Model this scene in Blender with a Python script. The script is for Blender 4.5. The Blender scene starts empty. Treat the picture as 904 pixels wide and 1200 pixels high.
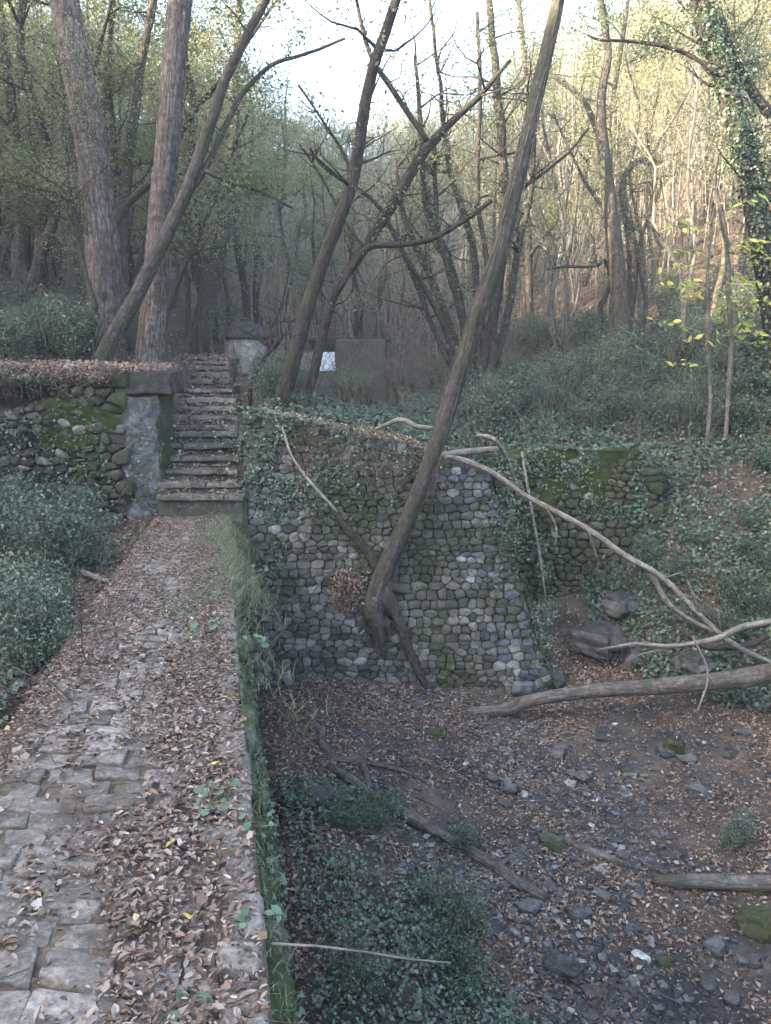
import bpy, math, random
import numpy as np

# ------------------------------------------------------------------ camera, light, exposure
SC = bpy.context.scene
COL = SC.collection
PITCH = math.radians(10.7)
CAMZ = 1.6
cam_d = bpy.data.cameras.new("camera"); cam = bpy.data.objects.new("camera", cam_d); COL.objects.link(cam)
cam.location = (0, 0, CAMZ); cam.rotation_euler = (math.radians(90) - PITCH, 0, 0)
cam_d.sensor_fit = 'VERTICAL'; cam_d.sensor_height = 36; cam_d.sensor_width = 27.1; cam_d.lens = 27.0
cam_d.clip_start = 0.05; cam_d.clip_end = 1000
SC.camera = cam

SUN_EL = math.radians(22)
SUN_H = np.array([-0.90, -0.44]); SUN_H = SUN_H / np.linalg.norm(SUN_H)   # horizontal direction towards the sun
w = bpy.data.worlds.new("World"); SC.world = w; w.use_nodes = True
nt = w.node_tree; nt.nodes.clear()
sky = nt.nodes.new('ShaderNodeTexSky'); sky.sky_type = 'NISHITA'; sky.sun_disc = False
sky.sun_elevation = SUN_EL; sky.sun_rotation = math.atan2(SUN_H[0], SUN_H[1])
sky.air_density = 1.0; sky.dust_density = 3.5; sky.ozone_density = 1.0
bg = nt.nodes.new('ShaderNodeBackground'); bg.inputs[1].default_value = 0.15
wo = nt.nodes.new('ShaderNodeOutputWorld')
wb = nt.nodes.new('ShaderNodeMixRGB'); wb.blend_type = 'MULTIPLY'; wb.inputs[0].default_value = 1; wb.inputs[2].default_value = (.98, .99, .985, 1)
nt.links.new(sky.outputs[0], wb.inputs[1]); nt.links.new(wb.outputs[0], bg.inputs[0]); nt.links.new(bg.outputs[0], wo.inputs[0])
sun_d = bpy.data.lights.new("sun", 'SUN'); sun_d.energy = 5.0; sun_d.angle = math.radians(0.5); sun_d.color = (1, 0.80, 0.55)
sun = bpy.data.objects.new("sun", sun_d); COL.objects.link(sun)
from mathutils import Vector
sdir = Vector((SUN_H[0] * math.cos(SUN_EL), SUN_H[1] * math.cos(SUN_EL), math.sin(SUN_EL)))
sun.rotation_euler = sdir.to_track_quat('Z', 'Y').to_euler(); sun.location = (-20, -20, 40)
SC.view_settings.view_transform = 'Standard'; SC.view_settings.look = 'None'
SC.view_settings.exposure = 3.58; SC.view_settings.gamma = 1.0; SC.view_settings.use_curve_mapping = False
SC.cycles.max_bounces = 6; SC.cycles.diffuse_bounces = 3; SC.cycles.glossy_bounces = 2
SC.cycles.transmission_bounces = 3; SC.cycles.volume_bounces = 1; SC.cycles.transparent_max_bounces = 4
SC.cycles.use_denoising = True

# ------------------------------------------------------------------ maths helpers
rng = np.random.default_rng(7); random.seed(7)
CP, SP = math.cos(PITCH), math.sin(PITCH)
def ray(px, py):
    r = (px - 452) / 900; u = (600 - py) / 900
    return np.array([r, CP + u * SP, -SP + u * CP])
def G(px, py, Y):
    d = ray(px, py); return np.array([0, 0, CAMZ]) + d * (Y / d[1])
_tab = np.random.default_rng(3).random((256, 256))
def vnoise(x, y):
    x = np.asarray(x, float); y = np.asarray(y, float)
    xi = np.floor(x).astype(int); yi = np.floor(y).astype(int); fx = x - xi; fy = y - yi
    fx = fx * fx * (3 - 2 * fx); fy = fy * fy * (3 - 2 * fy)
    g = lambda a, b: _tab[a % 256, b % 256]
    return (g(xi, yi) * (1 - fx) + g(xi + 1, yi) * fx) * (1 - fy) + (g(xi, yi + 1) * (1 - fx) + g(xi + 1, yi + 1) * fx) * fy
def fbm(x, y, o=4):
    s = 0; a = 0.5
    for i in range(o):
        s = s + a * (vnoise(x * 2 ** i + 17.3 * i, y * 2 ** i + 9.1 * i) - 0.5); a *= 0.5
    return s
def sst(a, b, x):
    t = np.clip((np.asarray(x, float) - a) / (b - a), 0, 1); return t * t * (3 - 2 * t)

# ------------------------------------------------------------------ mesh helpers
def build(name, V, F, mat, parent=None, UV=None, smooth=False):
    V = np.asarray(V, np.float32).reshape(-1, 3)
    F = [np.asarray(f, np.int32) for f in F if len(f)]
    me = bpy.data.meshes.new(name)
    me.vertices.add(len(V)); me.vertices.foreach_set('co', V.ravel())
    nl = sum(f.size for f in F); npoly = sum(len(f) for f in F)
    me.loops.add(nl); me.polygons.add(npoly)
    vi = np.concatenate([f.ravel() for f in F])
    tot = np.concatenate([np.full(len(f), f.shape[1], np.int32) for f in F])
    st = np.concatenate([[0], np.cumsum(tot)[:-1]]).astype(np.int32)
    me.loops.foreach_set('vertex_index', vi)
    me.polygons.foreach_set('loop_start', st); me.polygons.foreach_set('loop_total', tot)
    if UV is not None:
        l = me.uv_layers.new(name='uv'); l.data.foreach_set('uv', np.asarray(UV, np.float32)[vi].ravel())
    if smooth: me.polygons.foreach_set('use_smooth', np.ones(npoly, bool))
    me.update(calc_edges=True); me.validate()
    me.materials.append(mat)
    o = bpy.data.objects.new(name, me); COL.objects.link(o)
    if parent: o.parent = parent
    return o
class MB:
    def __init__(s): s.V = []; s.T = []; s.Q = []; s.U = []; s.n = 0
    def add(s, V, T=(), Q=(), U=None):
        V = np.asarray(V, float).reshape(-1, 3); s.V.append(V)
        if len(T): s.T.append(np.asarray(T, int) + s.n)
        if len(Q): s.Q.append(np.asarray(Q, int) + s.n)
        s.U.append(np.zeros((len(V), 2)) if U is None else np.asarray(U, float)); s.n += len(V)
    def build(s, name, mat, parent=None, smooth=False, origin=None):
        V = np.concatenate(s.V)
        if origin is not None: V = V - np.asarray(origin)
        F = []
        if s.T: F.append(np.concatenate(s.T))
        if s.Q: F.append(np.concatenate(s.Q))
        return build(name, V, F, mat, parent, np.concatenate(s.U), smooth)
def tag(o, label=None, cat=None, group=None, kind=None):
    if label: o['label'] = label
    if cat: o['category'] = cat
    if group: o['group'] = group
    if kind: o['kind'] = kind
    return o
def empty(name, loc, label=None, cat=None, group=None):
    o = bpy.data.objects.new(name, None); COL.objects.link(o); o.location = tuple(loc); o.empty_display_size = 0.2
    return tag(o, label, cat, group)
def catmull(P, step):
    P = np.asarray(P, float)
    if len(P) == 2: P = np.array([P[0], (P[0] + P[1]) / 2, P[1]])
    Q = np.vstack([2 * P[0] - P[1], P, 2 * P[-1] - P[-2]]); out = []
    for i in range(1, len(Q) - 2):
        n = max(1, int(np.linalg.norm(Q[i + 1, :3] - Q[i, :3]) / step))
        t = (np.arange(n) / n)[:, None]
        a, b, c, d = Q[i - 1], Q[i], Q[i + 1], Q[i + 2]
        out.append(0.5 * ((2 * b) + (-a + c) * t + (2 * a - 5 * b + 4 * c - d) * t ** 2 + (-a + 3 * b - 3 * c + d) * t ** 3))
    out.append(Q[-2][None]); return np.vstack(out)
def tube(mb, P, R, seg=8, step=0.15, ridge=0.0, wob=0.0, rnd=None, v0=0.0):
    """tapered tube through P with radii R; UV in metres (around, along)"""
    A = catmull(np.column_stack([P, R]), step); C = A[:, :3]; r = np.maximum(A[:, 3], 0.001); n = len(C)
    if wob:
        k = rnd if rnd is not None else 0
        L = np.cumsum(np.r_[0, np.linalg.norm(np.diff(C, axis=0), axis=1)])
        C = C + wob * np.column_stack([fbm(L * 1.7 + 7.1 * k, L * 0 + 1.3), fbm(L * 1.7, L * 0 + 5.3 + k), fbm(L * 1.5, L * 0 + 11.7 + k) * .5])
    T = np.gradient(C, axis=0); T /= np.linalg.norm(T, axis=1)[:, None] + 1e-9
    x = np.cross(T[0], [0.3, 0.9, 0.1]); x /= np.linalg.norm(x); X = [x]
    for i in range(1, n):
        x = X[-1] - T[i] * np.dot(X[-1], T[i]); X.append(x / (np.linalg.norm(x) + 1e-9))
    X = np.array(X); Y = np.cross(T, X)
    a = np.linspace(0, 2 * np.pi, seg + 1)
    L = np.cumsum(np.r_[0, np.linalg.norm(np.diff(C, axis=0), axis=1)]) + v0
    rr = np.repeat(r[:, None], seg + 1, 1)
    if ridge:
        k = 0 if rnd is None else rnd
        aa, LL = np.meshgrid(a, L)
        f = fbm(np.cos(aa) * 6 + 20 + k, np.sin(aa) * 6 + LL * 0.9 + 40, 3) + .6 * fbm(np.cos(aa) * 2.2 + 3 + k, np.sin(aa) * 2.2 + LL * .5, 2)
        g = np.abs(fbm(np.cos(aa) * 11 + 9 + k, np.sin(aa) * 11 + LL * 1.6 + 70, 2))
        rr = rr * (1 + ridge * (f * 1.2 + g * 1.6 - .25))
        rr[:, -1] = rr[:, 0]
    V = C[:, None, :] + rr[..., None] * (np.cos(a)[None, :, None] * X[:, None] + np.sin(a)[None, :, None] * Y[:, None])
    U = np.stack([np.repeat((a / (2 * np.pi))[None], n, 0) * 2 * np.pi * np.mean(r), np.repeat(L[:, None], seg + 1, 1)], -1)
    i, j = np.meshgrid(np.arange(n - 1), np.arange(seg), indexing='ij'); b = (i * (seg + 1) + j).ravel()
    Q = np.stack([b, b + 1, b + seg + 2, b + seg + 1], -1)
    V = V.reshape(-1, 3); U = U.reshape(-1, 2)
    V = np.vstack([V, C[-1] + T[-1] * r[-1] * .5, C[0] - T[0] * r[0] * .3]); U = np.vstack([U, U[-1], U[0]])
    e = (n - 1) * (seg + 1); j = np.arange(seg)
    T1 = np.stack([e + j, e + j + 1, np.full(seg, len(V) - 2)], -1); T2 = np.stack([j + 1, j, np.full(seg, len(V) - 1)], -1)
    mb.add(V, np.vstack([T1, T2]), Q, U)
    return C, r
LEAF4 = (np.array([[0, 0, 0], [.5, .45, .18], [0, 1, .0], [-.5, .45, .18]]), [[0, 1, 2], [0, 2, 3]], [])
LEAF8 = (np.array([[0, 0, .02], [.36, .3, .16], [.34, .68, .2], [0, 1.02, .12], [-.34, .68, .22], [-.36, .3, .14], [0, .33, 0], [0, .68, .03]]),
         [[0, 1, 6], [2, 3, 7], [3, 4, 7], [5, 0, 6]], [[1, 2, 7, 6], [4, 5, 6, 7]])
def leaves(mb, P, N, size, asp=.5, tmpl=LEAF4, tilt=.5, rs=None, curl=1.0):
    rs = rs or rng; n = len(P)
    if n == 0: return
    N = np.asarray(N, float) + rs.normal(0, tilt, (n, 3)); N /= np.linalg.norm(N, axis=1)[:, None] + 1e-9
    A = rs.normal(0, 1, (n, 3)); A -= N * (A * N).sum(1)[:, None]; A /= np.linalg.norm(A, axis=1)[:, None] + 1e-9
    B = np.cross(N, A); s = np.broadcast_to(size, (n,)) * rs.uniform(.6, 1.35, n)
    t, T, Q = tmpl; c = curl * rs.uniform(.1, 1.5, n)
    V = (P[:, None] + s[:, None, None] * (t[None, :, 0:1] * asp * B[:, None] + (t[None, :, 1:2] - .5) * A[:, None] + (t[None, :, 2:3] * c[:, None, None]) * N[:, None]))
    k = len(t); off = (np.arange(n) * k)[:, None, None]
    mb.add(V.reshape(-1, 3), (np.array(T)[None] + off).reshape(-1, 3) if len(T) else (), (np.array(Q)[None] + off).reshape(-1, 4) if len(Q) else ())
_a = np.linspace(0, 2 * np.pi, 12, endpoint=False); _r = np.where(np.arange(12) % 2, .40, .52) * (1 + .35 * np.cos(_a))
LEAFB = (np.vstack([np.stack([np.sin(_a) * _r * 1.6, .45 + np.cos(_a) * _r, .25 * _r + .12 * np.sin(_a * 2)], -1), [[0, .45, 0]]]), [[i, (i + 1) % 12, 12] for i in range(12)], [])
def rough_box(mb, lo, hi, cell=.12, amp=.02, k=0.0, bev=.02, skew=None):
    lo = np.array(lo, float); hi = np.array(hi, float); c = (lo + hi) / 2; h = (hi - lo) / 2
    for ax in range(3):
        for sg in (-1, 1):
            o = [i for i in range(3) if i != ax]
            nu = max(2, int(2 * h[o[0]] / cell)) + 1; nv = max(2, int(2 * h[o[1]] / cell)) + 1
            u, v = np.meshgrid(np.linspace(-1, 1, nu), np.linspace(-1, 1, nv), indexing='ij')
            P = np.zeros((nu, nv, 3)); P[..., o[0]] = u * h[o[0]]; P[..., o[1]] = v * h[o[1]]; P[..., ax] = sg * h[ax]
            q = np.clip(P, -(h - bev), h - bev); d = P - q; L = np.linalg.norm(d, axis=-1, keepdims=True); P = q + d / (L + 1e-9) * np.minimum(L, bev)
            W = P + c
            W = W + amp * np.stack([fbm(W[..., 1] * 3 + k + W[..., 2] * 2, W[..., 2] * 3 + k), fbm(W[..., 0] * 3 + k + 5, W[..., 2] * 3 + W[..., 1]), fbm(W[..., 0] * 3.3 + k + 9, W[..., 1] * 3 + 4 + k)], -1) * 2
            i, j = np.meshgrid(np.arange(nu - 1), np.arange(nv - 1), indexing='ij'); b = (i * nv + j).ravel()
            Q = np.stack([b, b + 1, b + nv + 1, b + nv], -1)
            if (sg > 0) ^ (ax == 1): Q = Q[:, ::-1]
            mb.add(W.reshape(-1, 3), (), Q)
def rock(mb, c, r, sq=(1, 1, .7), k=0.0, n=14, amp=.35, rot=0.0, flat=.0):
    """faceted rounded stone on a cube-sphere"""
    c = np.array(c, float)
    for ax in range(3):
        for sg in (-1, 1):
            o = [i for i in range(3) if i != ax]
            u, v = np.meshgrid(np.tan(np.linspace(-1, 1, n) * .785), np.tan(np.linspace(-1, 1, n) * .785), indexing='ij')
            P = np.zeros((n, n, 3)); P[..., o[0]] = u; P[..., o[1]] = v; P[..., ax] = sg
            S = P / np.linalg.norm(P, axis=-1, keepdims=True); S = S * .6 + P * .4 / 1.2
            f = 1 + amp * (fbm(S[..., 0] * 1.5 + k, S[..., 1] * 1.5 + S[..., 2] * 1.1 + k, 3) + fbm(S[..., 2] * 1.5 + k + 8, S[..., 0] * 1.1 + 3, 2))
            W = S * f[..., None] * r * np.array(sq)
            if flat: W[..., 2] = np.minimum(W[..., 2], r * sq[2] * flat + .15 * (W[..., 0]))
            ca, sa = math.cos(rot), math.sin(rot); W = np.stack([W[..., 0] * ca - W[..., 1] * sa, W[..., 0] * sa + W[..., 1] * ca, W[..., 2]], -1) + c
            i, j = np.meshgrid(np.arange(n - 1), np.arange(n - 1), indexing='ij'); b = (i * n + j).ravel()
            Q = np.stack([b, b + 1, b + n + 1, b + n], -1)
            if (sg > 0) ^ (ax == 1): Q = Q[:, ::-1]
            mb.add(W.reshape(-1, 3), (), Q)

# ------------------------------------------------------------------ materials
def M(name): 
    m = bpy.data.materials.new(name); m.use_nodes = True; t = m.node_tree; t.nodes.clear()
    o = t.nodes.new('ShaderNodeOutputMaterial'); return m, t, o
def nd(t, ty, **kw):
    n = t.nodes.new(ty)
    for k, v in kw.items():
        if k.startswith('i_'): n.inputs[k[2:]].default_value = v
        else: setattr(n, k, v)
    return n
def ramp(t, fac, stops, interp='LINEAR'):
    r = t.nodes.new('ShaderNodeValToRGB'); r.color_ramp.interpolation = interp
    e = r.color_ramp.elements
    while len(e) < len(stops): e.new(.5)
    for i, (p, c) in enumerate(stops):
        e[i].position = p; e[i].color = tuple(c) + (1,) if len(c) == 3 else c
    t.links.new(fac, r.inputs[0]); return r.outputs[0]
def noise(t, vec, scale, detail=4, rough=.6, dist=0):
    n = nd(t, 'ShaderNodeTexNoise'); n.inputs['Scale'].default_value = scale; n.inputs['Detail'].default_value = detail
    n.inputs['Roughness'].default_value = rough; n.inputs['Distortion'].default_value = dist
    t.links.new(vec, n.inputs['Vector']); return n.outputs['Fac']
def mix(t, f, a, b, mode='MIX'):
    n = nd(t, 'ShaderNodeMixRGB', blend_type=mode)
    for i, x in ((0, f), (1, a), (2, b)):
        if hasattr(x, 'links'): t.links.new(x, n.inputs[i])
        else: n.inputs[i].default_value = x if i == 0 else (tuple(x) + (1,))
    return n.outputs[0]
def principled(t, o, col, rough=.85, spec=.25, bump=None, bstr=.5, bdist=.02):
    p = nd(t, 'ShaderNodeBsdfPrincipled'); p.inputs['Roughness'].default_value = rough; p.inputs['Specular IOR Level'].default_value = spec
    if hasattr(col, 'links'): t.links.new(col, p.inputs['Base Color'])
    else: p.inputs['Base Color'].default_value = tuple(col) + (1,)
    if bump is not None:
        b = nd(t, 'ShaderNodeBump'); b.inputs['Strength'].default_value = bstr; b.inputs['Distance'].default_value = bdist
        t.links.new(bump, b.inputs['Height']); t.links.new(b.outputs[0], p.inputs['Normal'])
    t.links.new(p.outputs[0], o.inputs[0]); return p
def geo_pos(t): return nd(t, 'ShaderNodeNewGeometry').outputs['Position']
def ob_pos(t): return nd(t, 'ShaderNodeTexCoord').outputs['Object']
def scaled(t, v, s):
    m = nd(t, 'ShaderNodeMapping'); m.inputs['Scale'].default_value = s; t.links.new(v, m.inputs[0]); return m.outputs[0]
def rand_island(t): return nd(t, 'ShaderNodeNewGeometry').outputs['Random Per Island']

def leaf_mat(name, stops, trans=.35, rough=.45, spec=.5, perobj=False):
    m, t, o = M(name)
    c = ramp(t, rand_island(t), stops)
    if perobj:
        r = nd(t, 'ShaderNodeObjectInfo').outputs['Random']
        c = mix(t, .55, c, ramp(t, r, perobj), 'MULTIPLY')
    p = principled(t, o, c, rough, spec)
    tr = nd(t, 'ShaderNodeBsdfTranslucent'); t.links.new(mix(t, 1.0, c, (1.25, 1.2, .8), 'MULTIPLY'), tr.inputs[0])
    x = nd(t, 'ShaderNodeMixShader'); x.inputs[0].default_value = trans
    t.links.new(p.outputs[0], x.inputs[1]); t.links.new(tr.outputs[0], x.inputs[2]); t.links.new(x.outputs[0], o.inputs[0])
    return m
def bark_mat(name, dark, mid, light, fx=28, fy=3.5, bs=.9, moss=0.0, bd=.03, tint=None):
    m, t, o = M(name)
    uv = nd(t, 'ShaderNodeUVMap').outputs[0]
    v = scaled(t, uv, (fx, fy, 1)); n1 = noise(t, v, 1.0, 5, .65, .6)
    v2 = scaled(t, uv, (fx * 3, fy * 4, 1)); n2 = noise(t, v2, 1.0, 3, .6)
    vor = nd(t, 'ShaderNodeTexVoronoi', feature='DISTANCE_TO_EDGE'); vor.inputs['Scale'].default_value = 1.0
    t.links.new(scaled(t, uv, (fx * .7, fy * .8, 1)), vor.inputs['Vector'])
    crack = ramp(t, vor.outputs['Distance'], [(0, (0, 0, 0)), (.16, (1, 1, 1))])
    h = mix(t, .35, mix(t, .6, n1, n2), crack, 'MULTIPLY')
    c = ramp(t, h, [(.22, dark), (.45, mid), (.68, light)])
    g = geo_pos(t); big = noise(t, g, 1.3, 3)
    c = mix(t, ramp(t, big, [(.45, (0, 0, 0)), (.7, (.55, .55, .55))]), c, tint or tuple(x * .55 for x in mid))
    c = mix(t, .9, c, ramp(t, noise(t, g, 11, 6, .75, .4), [(.32, (.45, .44, .42)), (.52, (1, 1, 1)), (.68, (1.7, 1.68, 1.6))]), 'MULTIPLY')
    if moss: c = mix(t, ramp(t, noise(t, g, 2.6, 5, .7), [(.62 - moss * .35, (0, 0, 0)), (.72 - moss * .3, (.7, .7, .7))]), c, (.034, .044, .020))
    principled(t, o, c, .92, .12, h, bs, bd); return m
def stone_mat(name, stops, sc=14, moss=.0, mosscol=(.035, .055, .013), lichen=.0, rough=.8, bd=.02, patch=1.3, bs=1.0):
    m, t, o = M(name); g = geo_pos(t)
    c = ramp(t, rand_island(t), stops)
    n = noise(t, g, sc, 8, .75, .3); n2 = noise(t, g, sc * 4.5, 5, .7)
    c = mix(t, .95, c, ramp(t, n, [(.28, (.28, .27, .27)), (.5, (.85, .85, .85)), (.72, (1.55, 1.5, 1.45))]), 'MULTIPLY')
    c = mix(t, .8, c, ramp(t, n2, [(.32, (.42, .41, .40)), (.55, (1, 1, 1)), (.7, (1.45, 1.45, 1.4))]), 'MULTIPLY')
    c = mix(t, ramp(t, noise(t, g, 1.9, 5, .7, .5), [(.42, (.75, .75, .75)), (.60, (0, 0, 0))]), c, mix(t, 1.0, c, (.50, .47, .43), 'MULTIPLY'))
    c = mix(t, ramp(t, noise(t, g, sc * 1.7, 6, .7), [(.60, (0, 0, 0)), (.66, (lichen, lichen, lichen))]), c, (.33, .34, .31))
    n = mix(t, .4, n, n2)
    if moss:
        mk = ramp(t, mix(t, .45, noise(t, g, patch, 6, .72, .4), noise(t, g, 13, 5, .75)), [(.60 - moss * .22, (0, 0, 0)), (.68 - moss * .2, (.92, .92, .92))])
        mc = mix(t, ramp(t, noise(t, g, 22, 5, .75), [(.3, (0, 0, 0)), (.7, (1, 1, 1))]), tuple(x * .4 for x in mosscol), tuple(x * 1.7 for x in mosscol))
        c = mix(t, mk, c, mc); n = mix(t, mk, n, noise(t, g, 70, 3, .8))
    principled(t, o, c, rough, .25, n, bs, bd); return m
def ground_mat(name, stops, sc=3.0, bd=.04, fine=28):
    m, t, o = M(name); g = geo_pos(t)
    a = noise(t, g, sc, 6, .7); b = noise(t, g, fine, 5, .75)
    c = mix(t, .75, ramp(t, a, stops), ramp(t, b, [(.3, (.45, .43, .42)), (.7, (1.5, 1.45, 1.4))]), 'MULTIPLY')
    principled(t, o, c, .95, .1, mix(t, .6, a, b), .8, bd); return m

m_soil = ground_mat('forest_soil', [(.3, (.028, .023, .019)), (.5, (.062, .048, .038)), (.62, (.095, .072, .058)), (.75, (.05, .052, .033))])
m_bed = ground_mat('stream_gravel', [(.36, (.022, .024, .027)), (.5, (.05, .046, .042)), (.64, (.09, .072, .058))], 1.3, .03, 40)
m_pathsoil = ground_mat('path_soil', [(.3, (.05, .04, .032)), (.5, (.10, .078, .06)), (.7, (.07, .075, .04))], 5, .02)
m_moss = ground_mat('moss', [(.3, (.014, .02, .007)), (.55, (.034, .048, .013)), (.75, (.06, .075, .025))], 6, .03, 60)
m_wall = stone_mat('cobble_wall_stone', [(0, (.045, .047, .045)), (.3, (.085, .087, .082)), (.6, (.125, .126, .118)), (.85, (.17, .168, .155)), (.97, (.26, .255, .24))], 13, .55, (.030, .036, .014), lichen=.45, patch=.55)
m_quoin = stone_mat('pale_quoin_stone', [(0, (.06, .07, .082)), (.5, (.11, .125, .14)), (.85, (.165, .178, .185)), (1, (.29, .295, .29))], 13, .25, lichen=.5)
m_core = ground_mat('wall_mortar', [(.3, (.012, .012, .012)), (.5, (.03, .029, .027)), (.7, (.05, .048, .04))], 6, .03)
m_mossw = stone_mat('mossy_wall_stone', [(0, (.045, .046, .038)), (.5, (.08, .08, .066)), (.9, (.14, .14, .12)), (1, (.32, .32, .29))], 13, .85, (.032, .038, .012), .35, patch=1.0)
m_leftw = stone_mat('left_wall_stone', [(0, (.04, .035, .030)), (.5, (.062, .055, .047)), (.85, (.10, .092, .083)), (1, (.24, .232, .22))], 12, .55, (.035, .05, .012), .2, patch=.8)
m_plaster = stone_mat('old_render', [(0, (.11, .12, .132)), (1, (.15, .16, .17))], 6, .62, (.045, .045, .035), .5, patch=3.0)
m_paver = stone_mat('paving_stone', [(0, (.15, .132, .113)), (.4, (.20, .178, .155)), (.8, (.255, .230, .202)), (1, (.31, .285, .252))], 10, .30, (.06, .055, .038), .4, patch=4.0)
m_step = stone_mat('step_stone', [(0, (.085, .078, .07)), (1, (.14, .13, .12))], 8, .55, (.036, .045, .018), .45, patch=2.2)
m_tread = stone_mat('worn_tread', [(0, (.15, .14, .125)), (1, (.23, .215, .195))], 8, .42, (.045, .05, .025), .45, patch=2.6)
m_conc = stone_mat('coping_stone', [(0, (.042, .043, .040)), (1, (.065, .065, .06))], 7, .3, (.05, .055, .035), .2, patch=3)
m_edge = stone_mat('mossy_edge_stone', [(0, (.07, .07, .06)), (1, (.13, .125, .11))], 12, .8, (.028, .044, .011), .25, patch=2.6)
m_bould = stone_mat('dark_stone', [(0, (.042, .044, .047)), (.5, (.07, .071, .071)), (1, (.12, .118, .112))], 9, .2, (.04, .045, .025), lichen=.3)
m_pale = stone_mat('pale_stone', [(0, (.24, .24, .225)), (1, (.38, .37, .35))], 9, 0, lichen=.3)
m_cist = stone_mat('cistern_plaster', [(0, (.27, .265, .25)), (1, (.30, .295, .28))], 6, .2, (.10, .11, .07), .2, patch=2)
m_pebble = stone_mat('pebbles', [(0, (.045, .05, .06)), (.5, (.08, .083, .09)), (.85, (.14, .14, .14)), (.96, (.22, .21, .2)), (1, (.42, .41, .38))], 16, 0, lichen=.1)

m_bark_pine = bark_mat('furrowed_bark', (.022, .017, .015), (.125, .103, .094), (.25, .222, .207), 24, 2.8, 1.0, .18, .08)
m_bark_dark = bark_mat('dark_bark', (.013, .0115, .011), (.039, .034, .0315), (.082, .072, .066), 30, 5, 1.0, .3, .03)
m_bark_mid = bark_mat('grey_brown_bark', (.021, .018, .016), (.060, .053, .047), (.115, .104, .094), 30, 4, 1.0, .35, .03)
m_bark_grey = bark_mat('smooth_grey_bark', (.06, .055, .048), (.12, .112, .10), (.19, .18, .165), 18, 6, .7, .3, .015)
m_stem = bark_mat('stem_bark', (.045, .038, .032), (.095, .082, .070), (.16, .142, .125), 40, 8, .3)
m_dead = bark_mat('weathered_wood', (.07, .062, .054), (.145, .132, .115), (.24, .222, .195), 30, 3, .6, 0, .01)
m_log = bark_mat('log_bark', (.035, .03, .027), (.085, .075, .068), (.15, .135, .12), 26, 3, .9, .22, .025)
m_twig = bark_mat('twig_bark', (.10, .09, .078), (.19, .172, .15), (.30, .28, .25), 40, 8, .3)

m_litter = leaf_mat('dry_leaves', [(0, (.035, .024, .018)), (.25, (.09, .058, .042)), (.5, (.155, .100, .072)), (.72, (.205, .148, .115)), (.88, (.245, .192, .16)), (.985, (.29, .245, .21)), (.993, (.36, .32, .28)), (1, (.42, .33, .08))], .12, .6, .35)
m_litter_dk = leaf_mat('old_dry_leaves', [(0, (.028, .021, .018)), (.3, (.078, .050, .034)), (.6, (.15, .098, .066)), (.85, (.215, .155, .112)), (.98, (.27, .23, .19)), (1, (.34, .32, .28))], .1, .65, .3)
m_ivy = leaf_mat('ivy_leaves', [(0, (.016, .036, .020)), (.5, (.034, .068, .036)), (.85, (.06, .10, .052)), (1, (.11, .14, .08))], .18, .38, .6)
m_shrub = leaf_mat('shrub_leaves', [(0, (.022, .046, .032)), (.5, (.055, .088, .06)), (.85, (.10, .135, .09)), (1, (.20, .22, .17))], .25, .4, .6, [(0, (.6, .75, .7)), (.5, (1, 1, 1)), (1, (1.7, 1.5, 1.15))])
OBJVAR = [(0, (.7, .8, .72)), (.5, (1, 1, 1)), (1, (1.4, 1.22, .85))]
m_oak = leaf_mat('holm_oak_leaves', [(0, (.035, .06, .03)), (.5, (.07, .10, .045)), (1, (.13, .15, .065))], .42, .45, .5, OBJVAR)
m_olive = leaf_mat('olive_green_leaves', [(0, (.085, .10, .068)), (.5, (.145, .16, .105)), (1, (.25, .25, .165))], .5, .5, .4, OBJVAR)
m_autumn = leaf_mat('autumn_leaves', [(0, (.15, .14, .055)), (.5, (.30, .25, .10)), (1, (.48, .39, .17))], .55, .5, .4, OBJVAR)
m_yellow = leaf_mat('yellow_green_leaves', [(0, (.12, .17, .045)), (.5, (.27, .32, .07)), (1, (.45, .44, .10))], .45, .5, .4)
m_grass = leaf_mat('grass_blades', [(0, (.05, .07, .035)), (.5, (.10, .12, .06)), (1, (.20, .20, .13))], .3, .5, .4)
m_weed = leaf_mat('weed_leaves', [(0, (.04, .085, .05)), (1, (.08, .14, .08))], .3, .4, .5)

# ------------------------------------------------------------------ terrain
def path_z(Y): return -0.066 * np.asarray(Y, float)
def path_r(Y): return 0.145 - 0.22 * np.asarray(Y, float)
def path_l(Y): return -1.10 - 0.21 * np.asarray(Y, float)
BANK = [(3.9, 12.2, -3.5), (4.4, 13.4, -2.4), (5.7, 10.5, -3.3), (6.4, 12, -1.7), (5.2, 13, -1.5), (7, 14, -.1), (4.7, 13.9, -1.3), (5.1, 15, .0),
        (9, 11, -.2), (8, 8, -2.3), (7, 5, -3.3), (12, 5, .6), (10, 14, 2.0), (14, 9, 3.0), (20, 0, 7), (20, 12, 8), (6.2, 14.6, .15)]
UP = [(-8, 12.9, 1.5), (-4, 12.9, 1.5), (-6, 13, 1.55), (-10, 16, 2.6), (-6, 16, 2.0), (-4, 17, 1.75), (-12, 25, 4.2), (-6, 25, 2.4), (-2, 13, .78), (-1, 13, .6), (.5, 13.2, .22),
      (1.5, 14.5, .0), (4, 14.5, .0), (0, 16, .5), (-1.5, 17, .7), (2.2, 18, .85), (3.3, 20, 1.2), (6.2, 20, 1.9), (4.5, 16.5, .6), (9, 18, 2.5), (0, 23, .3), (-3, 23, .8), (-3, 20, 1.2),
      (12, 20, 4.2), (9, 30, 5.8), (0, 34, 3.2), (-6, 35, 4), (-15, 35, 8), (15, 35, 10), (20, 25, 10), (0, 60, 12.5), (-25, 60, 18), (25, 60, 20), (45, 45, 30), (-35, 35, 16),
      (0, 92, 24), (60, 92, 40), (-60, 92, 36), (-20, 15, 5), (-40, 10, 14)]
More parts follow.
